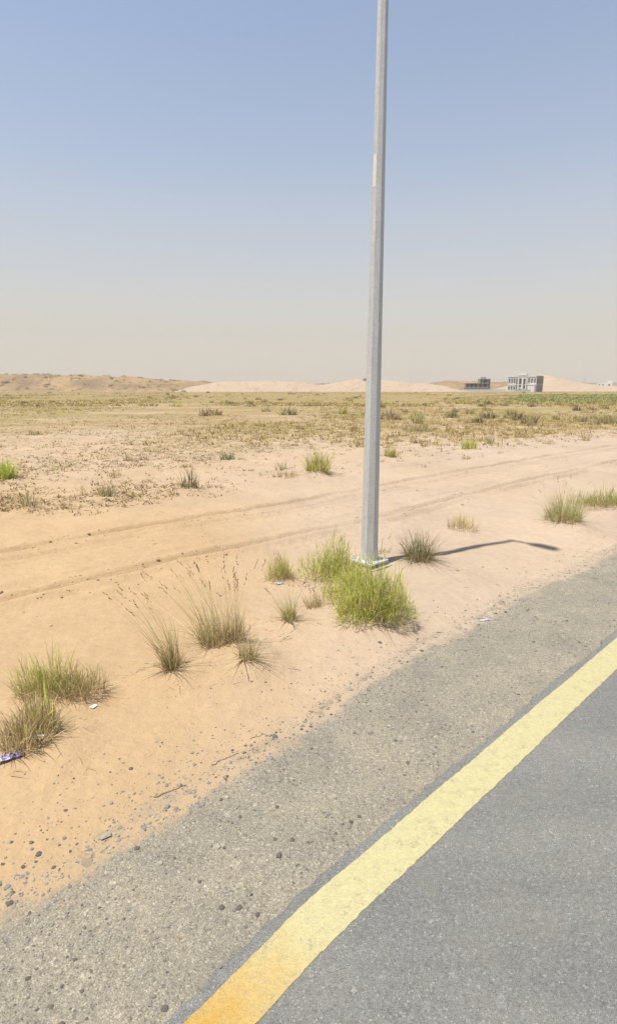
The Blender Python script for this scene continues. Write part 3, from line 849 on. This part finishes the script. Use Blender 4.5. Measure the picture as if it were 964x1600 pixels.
scatter('green_field_grass', pick(3, 3500, 100, 240, 1.0, d_green, .75), 9, .35, .9, .08, pal((4, (.22, .27, .09)), (3, (.33, .30, .11))), 603, 'low green grass strip on the plain below the grey villa', 'grass', tilt=.7)

# ------------------------------------------------------------------ stones
def stone_mesh(seed, flat=.65):
    r_ = np.random.default_rng(seed)
    t = (1+5**.5)/2
    v = np.array([(-1,t,0),(1,t,0),(-1,-t,0),(1,-t,0),(0,-1,t),(0,1,t),(0,-1,-t),(0,1,-t),(t,0,-1),(t,0,1),(-t,0,-1),(-t,0,1)], float)
    v /= np.linalg.norm(v[0]); v *= r_.uniform(.68, 1.15, (12, 1)); v[:, 2] *= flat; v[:, 0] *= r_.uniform(.9, 1.3)
    f = [(0,11,5),(0,5,1),(0,1,7),(0,7,10),(0,10,11),(1,5,9),(5,11,4),(11,10,2),(10,7,6),(7,1,8),(3,9,4),(3,4,2),(3,2,6),(3,6,8),(3,8,9),(4,9,5),(2,4,11),(6,2,10),(8,6,7),(9,8,1)]
    return v*.5, np.array(f)
STONES = [(-0.931,3.149,.034),(-1.201,3.274,.030),(-0.834,3.149,.034),(-0.876,2.964,.040),(-0.554,3.02,.028),(-0.547,3.508,.028),(-0.462,3.486,.037),(-0.318,3.515,.028),(-0.249,3.667,.043),(-0.054,3.764,.034),(-0.044,3.806,.039),(0.02,3.797,.034),(0.179,3.963,.031),(0.026,3.999,.031),(-0.171,3.313,.031),(-0.195,2.953,.028),(-0.476,2.632,.029),(0.121,2.884,.031),(-0.092,2.686,.029),(-0.163,2.574,.046),(-0.11,2.57,.028),(0.114,2.596,.025),(-0.345,2.262,.032),(-0.434,2.262,.041),(-0.369,2.25,.029),(-0.191,2.696,.026),(0.252,2.822,.034),(-0.389,1.95,.026),(-0.659,1.848,.027),(-0.60,1.80,.032),(-1.006,1.741,.036),(-1.081,1.738,.031),(-0.97,2.641,.036),(2.3,6.046,.045),(2.245,5.034,.038),(1.557,5.062,.038),(1.245,4.734,.03),(2.884,5.769,.043),(2.697,5.434,.034),(2.757,5.205,.033),(1.776,4.23,.032),(1.876,4.18,.032),(2.787,5.133,.045),(-1.506,2.596,.036),(-1.552,2.511,.031),(-1.412,2.71,.03),(-1.509,2.298,.039)]
smesh = []
for k in range(7):
    v, f = stone_mesh(700+k); me = np_mesh('stone', v, f); me.materials.append(M_STONE_DARK if k % 3 else M_STONE_GREY); smesh.append(me)
def surf_z(x, y):
    s, n = to_sn(x, y)
    a = np.array([x]); b = np.array([y])
    zs = float(shoulder_z(a, b, np.array([s]), np.array([n]))[0])
    return max(ground_z(x, y), zs) if n > .095+float(swing(np.array([s]))[0]) else 0.0
rng = np.random.default_rng(71)
for i, (x, y, d) in enumerate(STONES):
    s, n = to_sn(x, y)
    on_sand = float(edge_dist(np.array([s]), np.array([n]))[0]) > 0
    o = link('stone', smesh[i % 7], None, None, (x, y, surf_z(x, y)+d*.10), rng.uniform(0, 6.28))
    o.scale = (d*1.0, d*.85, d*.7)
    across = 'on the sand beside the gravel shoulder' if on_sand else 'on the gravel beside the yellow line' if n < .35 else 'in the middle of the gravel shoulder' if n < .75 else 'on the gravel along the sand edge'
    along = 'nearest the camera' if s < -1.0 else 'below the tall grass tufts' if s < .2 else 'below the lamp post' if s < 2.2 else 'towards the right edge'
    tone = 'grey' if i % 7 % 3 == 0 else 'dark'
    tag(o, f'{tone} pebble {across}, {along}', 'stone', f'{tone} pebbles {across}, {along}')
v, f = stone_mesh(731, .5)
me = np_mesh('stone', v, f); o = link('stone', me, M_STONE_PALE, None, (-1.18, 2.734, surf_z(-1.18, 2.734)+.008), .5); o.scale = (.08, .05, .04)
tag(o, 'flat pale grey stone half buried in the sand at the shoulder edge', 'stone')

def gravel(name, count, size, mat, seed, band, label, smin=-2.6, smax=9.5, power=1.6, nmax=2.6):
    r_ = np.random.default_rng(seed)
    var = [stone_mesh(seed*31+k) for k in range(10)]
    s = r_.uniform(0, 1, count*4)**power*(smax-smin)+smin
    n = r_.uniform(.12, nmax, count*4)
    e = edge_dist(s, n)
    q = r_.uniform(0, 1, count*4) < band(e, n)*(.25+1.5*sstep(.42, .62, fbm(s*1.7, n*1.7, seed)))
    s, n = s[q][:count], n[q][:count]
    x, y = to_xy(s, n); k = len(x)
    z = np.maximum(terrain(x, y), shoulder_z(x, y, s, n))
    d = size*np.exp(r_.normal(0, .5, k)); a = r_.uniform(0, 6.28, k)
    Vs = []; Fs = []; off = 0
    for i in range(k):
        v0, f0 = var[i % 10]
        c, sn_ = math.cos(a[i]), math.sin(a[i])
        Vs.append(np.stack([(v0[:, 0]*c-v0[:, 1]*sn_)*d[i]+x[i], (v0[:, 0]*sn_+v0[:, 1]*c)*d[i]+y[i], v0[:, 2]*d[i]*.8+z[i]+d[i]*.02], 1))
        Fs.append(f0+off); off += 12
    o = link(name, np_mesh(name, np.concatenate(Vs), np.concatenate(Fs)), mat)
    return tag(o, label, 'gravel', kind='stuff')
b_all = lambda e, n: np.where(e < 0, .6, np.exp(-np.clip(e, 0, 9)/.25))
b_edge = lambda e, n: np.exp(-np.abs(e)/.16)
gravel('dark_gravel', 3000, .0100, M_STONE_DARK, 5, b_all, 'fine dark chippings strewn over the shoulder and sand margin')
gravel('grey_gravel', 3600, .010, M_STONE_GREY, 6, b_all, 'fine grey chippings strewn over the shoulder')
gravel('pale_gravel', 1800, .010, M_STONE_PALE, 7, b_all, 'fine pale chippings strewn over the shoulder')
gravel('edge_gravel', 2600, .0125, M_STONE_GREY, 8, b_edge, 'coarse chippings gathered along the edge of the sand')
gravel('edge_chippings', 900, .014, M_STONE_DARK, 18, b_edge, 'coarse dark chippings gathered along the edge of the sand')

gravel('sand_debris', 700, .007, M_TWIG, 12, lambda e, n: np.where(e > .1, .30, 0.0), 'tiny brown bits of debris scattered over the near sand', nmax=5.0)
def clods(name, count, seed, label):
    r_ = np.random.default_rng(seed); var = [stone_mesh(seed*17+k, .8) for k in range(8)]
    s = r_.uniform(0, 1, count)**1.3*24-1.5
    base = r_.choice([7.62, 7.1, 5.36, 4.95, 6.3], count, p=[.34, .14, .30, .12, .10])
    wander = 0.35*(fbm(s*.16, s*0+7.7, 31)-.5)*2 - np.clip(s-4, 0, 60)*0.055*0.5
    n = base+wander+r_.normal(0, .10, count)+r_.choice([-.2, .2], count)*.6
    q = r_.uniform(0, 1, count) < sstep(.40, .60, fbm(s*.9, base, 44))
    s, n = s[q], n[q]; x, y = to_xy(s, n); z = terrain(x, y); k = len(x)
    d = .017*np.exp(r_.normal(0, .45, k)); a = r_.uniform(0, 6.28, k); Vs = []; Fs = []
    for i in range(k):
        v0, f0 = var[i % 8]; c, t = math.cos(a[i]), math.sin(a[i])
        Vs.append(np.stack([(v0[:, 0]*c-v0[:, 1]*t)*d[i]*1.3+x[i], (v0[:, 0]*t+v0[:, 1]*c)*d[i]*1.3+y[i], v0[:, 2]*d[i]+z[i]+d[i]*.1], 1)); Fs.append(f0+12*i)
    return tag(link(name, np_mesh(name, np.concatenate(Vs), np.concatenate(Fs)), M_CLOD), label, 'clods', kind='stuff')
M_CLOD = simple('crusted_sand', (0.30, 0.215, 0.135), 0.95, 0.25, 8)
clods('sand_clods', 2200, 9, 'small crusted clods of sand thrown up along the wheel ruts')

# ------------------------------------------------------------------ twigs
def twig(x0, y0, x1, y1, r, label, seed):
    r_ = np.random.default_rng(seed); k = 8; rings = []
    L = math.hypot(x1-x0, y1-y0); ux, uy = (x1-x0)/L, (y1-y0)/L
    for i in range(k+1):
        f = i/k; w = r*(1-.6*f)*r_.uniform(.85, 1.15); j = r_.normal(0, .006)
        px, py = f*L*ux-uy*j, f*L*uy+ux*j
        zz = surf_z(x0+px, y0+py)+r*.5
        rings.append([(px-uy*w*math.cos(a), py+ux*w*math.cos(a), zz+w*math.sin(a)) for a in np.linspace(0, 2*math.pi, 7)[:-1]])
    mb = MB(); mb.loft(rings)
    tag(mb.build('twig', M_TWIG, None, (x0, y0, 0), 0, True), label, 'twig')
twig(-.984, 3.037, -.806, 3.155, .006, 'grey stick half buried in the sand, nearest the road', 1)
twig(-.673, 3.354, -.502, 3.479, .005, 'thin stick in the sand margin, middle one of three', 2)
twig(-.438, 3.652, -.241, 3.707, .004, 'thin straight stick in the sand margin, farthest from the camera of three', 3)

# ------------------------------------------------------------------ litter
def plastic(name, cols, rough=.35):
    m, n, l, b = new_mat(name); t = NT(m); co = t.coord()
    f = t.noise(co, 38, 2, .5)
    l.new(t.ramp(f, (0.40, cols[0]), (0.47, cols[1]), (0.56, cols[2])), b.inputs['Base Color'])
    b.inputs['Roughness'].default_value = rough
    return m
M_WRAP_BLUE = plastic('blue_white_wrapper', ((.07, .06, .24), (.50, .48, .52), (.10, .085, .27)))
M_WRAP_WHITE = plastic('white_scrap', ((.70, .68, .64), (.62, .60, .57), (.75, .73, .70)))
M_WRAP_GREEN = plastic('pale_green_scrap', ((.42, .50, .44), (.60, .64, .60), (.36, .45, .38)))
M_WRAP_GREY = plastic('grey_blue_scrap', ((.30, .33, .38), (.45, .47, .50), (.25, .28, .33)))
def wrapper(x, y, L, W, mat, label, seed, rz=0.0, name='wrapper'):
    r_ = np.random.default_rng(seed); a, b = 12, 8
    U, Vv = np.meshgrid(np.linspace(-.5, .5, a), np.linspace(-.5, .5, b), indexing='ij')
    Z = W*(.30*fbm(U*5+seed, Vv*5, seed)+.22*np.abs(np.sin(U*9+seed))*(.4+fbm(U*3, Vv*3+9, seed)))*np.cos(Vv*2.4)
    X = U*L+W*.1*(fbm(U*4, Vv*4, seed+1)-.5); Y = Vv*W*(.75+.5*fbm(U*6, U*0, seed+2))
    top = np.stack([X.ravel(), Y.ravel(), Z.ravel()+.003], 1); bot = top.copy(); bot[:, 2] -= .0025
    idx = np.arange(a*b).reshape(a, b)
    F1 = np.stack([idx[:-1,:-1].ravel(), idx[1:,:-1].ravel(), idx[1:,1:].ravel(), idx[:-1,1:].ravel()], 1)
    F2 = F1[:, ::-1]+a*b
    rim = list(idx[:, 0])+list(idx[-1, 1:])+list(idx[-2::-1, -1])+list(idx[0, -2:0:-1])
    F3 = np.array([(rim[i], rim[i-1], rim[i-1]+a*b, rim[i]+a*b) for i in range(len(rim))])
    o = link(name, np_mesh(name, np.concatenate([top, bot]), np.concatenate([F1, F2, F3])), mat, None, (x, y, surf_z(x, y)+.002), rz)
    return tag(o, label, 'litter')
wrapper(-2.02, 3.295, .16, .07, M_WRAP_BLUE, 'crumpled blue and white wrapper under the half-dead clump at the left edge', 1, .5)
wrapper(-1.985, 3.37, .05, .04, M_WRAP_WHITE, 'small white scrap right behind the blue and white wrapper', 2, .2, 'paper_scrap')
wrapper(-1.905, 3.47, .075, .05, M_WRAP_GREEN, 'pale green plastic scrap caught at the foot of the half-dead clump', 3, .1, 'plastic_scrap')
wrapper(-1.695, 3.925, .05, .035, M_WRAP_WHITE, 'white scrap on bare sand right of the wide yellow-green clump', 4, 1.2, 'paper_scrap')
wrapper(1.975, 5.80, .13, .035, M_WRAP_GREY, 'flattened pale grey scrap at the edge of sand and shoulder right of the lamp post', 5, .25, 'plastic_scrap')
wrapper(-.365, 6.74, .09, .05, M_WRAP_GREY, 'grey-blue scrap in front of the small round olive clump', 6, .3, 'plastic_scrap')

# ------------------------------------------------------------------ lamp post
PX, PY = to_xy(3.62, 3.22)
pz = ground_z(PX, PY)
PRZ = math.pi/2-ROAD_A                              # local x along the road, local -y towards the road
post = empty('lamp_post', (PX, PY, pz), PRZ)
tag(post, 'tall tapered grey steel lamp post standing in the sand beside the road', 'lamp post')
MB().box(-.25, .25, -.25, .25, -.35, .02).build('concrete_footing', M_CONCRETE, post)
plate = MB()
def bev_plate(mb, r, z0, z1, c=.02):
    ring = lambda q, z: [(-q+c, -q, z), (q-c, -q, z), (q, -q+c, z), (q, q-c, z), (q-c, q, z), (-q+c, q, z), (-q, q-c, z), (-q, -q+c, z)]
    mb.loft([ring(r, z0), ring(r, z1-.004), ring(r-.004, z1)])
bev_plate(plate, .200, .065, .092)
plate.build('base_plate', M_STEEL, post)
for sx in (-1, 1):
    for sy in (-1, 1):
        b = MB(); b.prism(sx*.155, sy*.155, .03, .150, .012, .012, 8); b.prism(sx*.155, sy*.155, .0925, .114, .022, .022, 6); b.prism(sx*.155, sy*.155, .045, .0645, .022, .022, 6)
        b.build('anchor_bolt', M_STEEL, post)
shaft = MB()
k8 = 1/math.cos(math.pi/8)/2
ring = lambda z, w: [(w*k8*math.cos(math.pi/8+j*math.pi/4), w*k8*math.sin(math.pi/8+j*math.pi/4), z) for j in range(8)]
shaft.loft([ring(.0925, .245), ring(.100, .232), ring(3, .182), ring(6.9, .119), ring(9.0, .088)])
shaft.build('shaft', M_STEEL, post)
patch_mb = MB()
a0 = math.pi-PRZ                                    # a flat that faces left and towards the camera
for j in range(8):
    ang = j*math.pi/4+math.pi/8+math.pi/8
    pass
def flat_patch(face, z0, z1, frac, t, name, mat):
    ang = face*math.pi/4
    def pt(z, w, u, o):
        q = w/2+o; h = w/2*math.tan(math.pi/8)*u
        return (q*math.cos(ang)-h*math.sin(ang), q*math.sin(ang)+h*math.cos(ang), z)
    wd = lambda z: .182+(z-3)*(.119-.182)/3.9
    mb = MB()
    mb.loft([[pt(z, wd(z), -frac, .0008), pt(z, wd(z), -frac, t), pt(z, wd(z), frac, t), pt(z, wd(z), frac, .0008)] for z in (z0, z1)])
    return mb.build(name, mat, post)
flat_patch(4, 4.86, 5.22, .8, .0022, 'pale_patch', M_PALE_PATCH)['label'] = 'pale rectangle on one flat of the post, high up'  # pale rectangle laid over one flat of the shaft
flat_patch(6, .62, 1.05, .75, .004, 'access_cover', M_STEEL)
# short outreach arm and flat lantern over the road side (they cast the bent end of the shadow)
arm = MB()
rings = []
for i in range(9):
    f = i/8; yy = -.34*f; zz = 9.0+.07*math.sin(f*math.pi/2)
    rr = .036
    dyy, dzz = -.34, .07*math.cos(f*math.pi/2)*math.pi/2; L = math.hypot(dyy, dzz); dyy /= L; dzz /= L
    rings.append([(rr*math.cos(t), yy-dzz*rr*math.sin(t), zz+dyy*-1*rr*math.sin(t)) for t in np.linspace(0, 2*math.pi, 11)[:-1]])
arm.loft(rings); arm.build('outreach_arm', M_STEEL, post)
cap = MB(); cap.prism(0, 0, 8.985, 9.05, .052, .048, 8, math.pi/8); cap.build('top_cap', M_STEEL, post)
head = MB()
def hring(y, w, z0, z1): return [(-w, y, z0), (w, y, z0), (w, y, z1-.03), (w*.7, y, z1), (-w*.7, y, z1), (-w, y, z1-.03)]
head.loft([hring(-.30, .05, 9.03, 9.13), hring(-.38, .095, 9.025, 9.16), hring(-.70, .105, 9.02, 9.15), hring(-.77, .085, 9.02, 9.11)])
hd = head.build('lamp_head', M_LAMP, post)
MB().box(-.08, .08, -.70, -.44, 9.008, 9.019).build('lamp_lens', M_LENS, hd)

# ------------------------------------------------------------------ far buildings
def facade(mb, W, z0, z1, y, th, openings):
    """wall in the local x-z plane, front face at y, with rectangular holes"""
    xs = sorted({-W/2, W/2}.union(*[{a, b} for a, b, c, d in openings])); zs = sorted({z0, z1}.union(*[{c, d} for a, b, c, d in openings]))
    for i in range(len(xs)-1):
        for j in range(len(zs)-1):
            cx, cz = (xs[i]+xs[i+1])/2, (zs[j]+zs[j+1])/2
            if any(a < cx < b and c < cz < d for a, b, c, d in openings): continue
            mb.box(xs[i], xs[i+1], y, y+th, zs[j], zs[j+1])

vx, vy = dx(814, 432), 432.
villa = empty('villa', (vx, vy, ground_z(vx, vy)), R(-41.2))
tag(villa, 'large two-storey pale grey villa with tall arched entrance windows, far right', 'building')
WV, DV, HV = 21.6, 14.5, 12.2
op = []
for zz in ((1.6, 4.2), (6.6, 10.0)):
    for xx in (-10.4, -8.4, -6.4): op.append((xx, xx+1.25, *zz))
op += [(-4.5, -3.4, 1.4, 10.2), (-1.9, -.2, 3.4, 10.0), (1.4, 2.8, 2.2, 9.8), (-1.9, -.2, .6, 2.6)]
for xx in (4.6, 6.7, 8.8): op.append((xx, xx+1.3, 6.6, 10.0))
for xx in (4.4, 6.4): op.append((xx, xx+1.3, 2.6, 4.6))
mb = MB(); facade(mb, WV, 0, HV, 0, .5, op); mb.build('front_wall', M_WALL_PALE, villa)
sop = []
for xx in (1.5, 4.8, 8.1, 11.4): sop += [(xx-DV/2, xx+1.6-DV/2, 1.5, 4.3), (xx-DV/2, xx+1.6-DV/2, 6.6, 10)]
mb = MB(); facade(mb, DV, 0, HV-.2, 0, .5, sop); o = mb.build('side_wall', M_WALL_GREY, villa, (WV/2, DV/2+.25, 0), math.pi/2)  # side wall given a darker grey than the front
mb = MB(); mb.box(-WV/2, -WV/2+.5, .51, DV, 0, HV-.2); mb.build('side_wall', M_WALL_GREY, villa)
mb = MB(); mb.box(-WV/2, WV/2-.6, DV+.01, DV+.5, 0, HV-.2); mb.build('back_wall', M_WALL_GREY, villa)
mb = MB(); mb.box(-WV/2+.51, WV/2-.51, .52, DV-.02, HV-1.1, HV-.7); mb.build('roof', M_WALL_GREY, villa)
mb = MB(); mb.box(-WV/2+.51, WV/2-.51, 1.2, DV-.02, 5.2, 5.5); mb.build('floor_slab', M_WALL_GREY, villa)
mb = MB(); mb.box(-WV/2-.25, WV/2+.25, -.28, -.003, HV-.9, HV-.45); mb.build('cornice', M_WHITE, villa)
mb = MB(); mb.box(-WV/2-.1, WV/2+.1, -.12, -.003, 5.2, 5.7); mb.build('string_course', M_WHITE, villa)
mb = MB(); mb.box(-2.8, 3.6, -.5, 2.2, HV+.01, HV+1.1); mb.box(-2.2, 3.0, -.3, 2.0, HV+1.1, HV+1.6); mb.build('raised_parapet', M_WHITE, villa)
for (a, b, c, d) in op:
    w = MB(); w.box(a+.12, b-.12, .30, .36, c+.12, d-.12); wo = w.build('window', M_PANE, villa)
    fr = MB()
    fr.box(a+.002, a+.12, .2, .42, c+.002, d-.002); fr.box(b-.12, b-.002, .2, .42, c+.002, d-.002)
    fr.box(a+.12, b-.12, .2, .42, c+.002, c+.12); fr.box(a+.12, b-.12, .2, .42, d-.12, d-.002)
    fr.build('window_frame', M_WHITE, wo)
for (a, b, c, d) in sop:
    w = MB(); w.box(a+.02, b-.02, .30, .36, c+.02, d-.02); w.build('window', M_PANE, villa, (WV/2, DV/2+.25, 0), math.pi/2)
for x0, x1 in ((-2.75, -2.1), (.0, 1.25), (2.95, 3.6)):
    mb = MB(); mb.box(x0, x1, -.9, -.004, .01, 10.6); mb.build('entrance_pier', M_WHITE, villa)
def arch(mb, xc, r, zc, y0, y1, H):
    k = 10; A = [(xc+r*math.cos(math.pi*i/k), zc+r*math.sin(math.pi*i/k)) for i in range(k+1)]
    for i in range(k):
        (xa, za), (xb, zb) = A[i], A[i+1]; b = len(mb.v)
        mb.v += [(xa,y0,za),(xb,y0,zb),(xb,y0,H),(xa,y0,H),(xa,y1,za),(xb,y1,zb),(xb,y1,H),(xa,y1,H)]
        mb.f += [tuple(b+q for q in f) for f in ((0,3,2,1),(4,5,6,7),(0,1,5,4),(2,3,7,6),(1,2,6,5),(3,0,4,7))]
for xc, r in ((-1.05, 1.04), (2.1, .84)):
    mb = MB(); arch(mb, xc, r, 9.3, -.85, -.01, 10.55); mb.build('entrance_arch', M_WHITE, villa)
mb = MB(); mb.box(6.2, 11.2, -4.2, -.005, .01, 5.15); mb.box(6.0, 11.4, -4.4, -.005, 5.15, 5.6); mb.build('front_wing', M_WHITE, villa)
mb = MB(); mb.box(-3.2, 4.0, -2.2, -.91, .01, .9); mb.build('entrance_steps', M_WHITE, villa)

def wall_run(px0, y0, px1, y1, h, mat, label, name='boundary_wall', t=.35):
    x0, x1 = dx(px0, y0), dx(px1, y1); L = math.hypot(x1-x0, y1-y0)
    e = empty(name, (x0, y0, ground_z(x0, y0)-.2), math.atan2(y1-y0, x1-x0))
    tag(e, label, 'wall')
    MB().box(0, L, 0, t, 0, h).build('wall_panel', mat, e)
    MB().box(-.06, L+.06, -.06, t+.06, h+.002, h+.14).build('coping', M_WHITE, e)
    k = max(2, int(L/5))
    for i in range(k+1):
        x = L*i/k; MB().box(x-.2, x+.2, -.1, -.002, 0, h-.002).build('pier', mat, e)
wall_run(803, 414, 828, 416, 2.0, M_WHITE, 'white garden wall in front of the grey villa entrance')
wall_run(722, 455, 789, 440, 1.9, M_WALL_PALE, 'long pale boundary wall left of the grey villa')

sx_, sy_ = dx(743, 505), 505.
sk = empty('unfinished_building', (sx_, sy_, ground_z(sx_, sy_)), R(-26))
tag(sk, 'unfinished dark concrete frame building left of the grey villa', 'building')
MB().box(-10.5, 10.5, 0, 12, -.5, 3.2).build('plinth', M_WALL_GREY, sk)
for z, x0 in ((3.21, -10.8), (6.8, -10.8), (10.4, 1.2)):
    MB().box(x0, 10.8, -.4, 12.4, z, z+.45).build('floor_slab', M_WALL_GREY, sk)
for lvl, (z0, z1) in enumerate(((3.661, 6.799), (7.251, 10.399))):
    for x in (-10, -6.2, -2.4, 1.4, 5.2, 9.4):
        if lvl and x < 1: continue
        for y in (.1, 6, 11.4):
            MB().box(x, x+.55, y, y+.55, z0, z1).build('column', M_WALL_GREY, sk)
for x0, x1, z0, z1 in ((-9.4, -6.6, 3.67, 6.1), (-1.8, .8, 3.67, 6.79), (6, 9.2, 7.26, 10.39), (2.0, 4.2, 3.67, 6.79)):
    MB().box(x0, x1, 3.2, 3.45, z0, z1).build('shade_infill', M_SHADE, sk)  # dark sheets in the bays, the shade inside painted as colour
MB().box(-10.3, 10.3, 11.0, 11.3, 3.67, 6.79).build('back_wall', M_SHADE, sk)  # same painted shade colour behind the bays
MB().box(2.0, 10.3, 11.0, 11.3, 7.26, 10.39).build('back_wall', M_SHADE, sk)
MB().box(3, 7, 4, 8, 10.86, 12.4).build('stair_head', M_WALL_GREY, sk)

wx, wy = dx(943, 600), 600.
wh = empty('white_house', (wx, wy, 0), R(-32)); tag(wh, 'small white flat-roofed house at the far right horizon', 'building')
mb = MB(); facade(mb, 15, -1, 8.4, 0, .4, [(-5.5, -4.2, 4.5, 7), (-2, -.8, 4.5, 7), (3.5, 5, 4.5, 7), (.6, 1.8, 0, 3)]); mb.build('front_wall', M_WHITE, wh)
MB().box(7.1, 7.5, .41, 10, -1, 8.4).build('side_wall', M_WHITE, wh)
MB().box(-7.5, -7.1, .41, 10, -1, 8.4).build('side_wall', M_WHITE, wh)
MB().box(-7.08, 7.08, .42, 10, 7.6, 7.9).build('roof', M_WALL_PALE, wh)
MB().box(2, 7.4, 2, 7, 8.41, 10.6).build('roof_room', M_WHITE, wh)
for a, b, c, d in ((-5.5, -4.2, 4.5, 7), (-2, -.8, 4.5, 7), (3.5, 5, 4.5, 7)):
    MB().box(a+.02, b-.02, .2, .26, c+.02, d-.02).build('window', M_PANE, wh)
MB().box(.62, 1.78, .2, .26, .01, 2.98).build('door', M_SHADE, wh)

mx_, my_ = dx(911, 640), 640.
mast = empty('radio_mast', (mx_, my_, 0)); tag(mast, 'thin pale radio mast on the horizon between the villa and the white house', 'mast')
for a in range(3):
    t = a*2.094
    mb = MB(); mb.loft([[(r0*math.cos(t)+.05*math.cos(q), r0*math.sin(t)+.05*math.sin(q), z) for q in (0, 2.1, 4.2)] for r0, z in ((.7, -1), (.15, 18))]); mb.build('leg', M_LAMP, mast)
for i in range(8):
    z = i*2.0+1; r0 = .7-.55*(z+1)/19
    mb = MB()
    for a in range(3):
        t, t2 = a*2.094, (a+1)*2.094
        p, q = (r0*math.cos(t), r0*math.sin(t)), (r0*math.cos(t2), r0*math.sin(t2))
        mb.loft([[(p[0], p[1], z-.05), (p[0]+.05, p[1]+.05, z), (p[0], p[1], z+.05)], [(q[0], q[1], z+.9), (q[0]+.05, q[1]+.05, z+.95), (q[0], q[1], z+1.0)]])
    mb.build('lattice_ring', M_LAMP, mast)

# ------------------------------------------------------------------ dusty air
hz = MB(); hz.box(-1500, 1500, -600, 900, -2.5, 32)
hm = bpy.data.materials.new('dusty_air'); hm.use_nodes = True
hn = hm.node_tree.nodes
hn.remove(hn['Principled BSDF'])
pv = hn.new('ShaderNodeVolumePrincipled')
pv.inputs['Color'].default_value = (0.93, 0.89, 0.83, 1)
pv.inputs['Density'].default_value = 0.00027
hm.node_tree.links.new(pv.outputs[0], hn['Material Output'].inputs['Volume'])
tag(hz.build('haze', hm), kind='stuff')
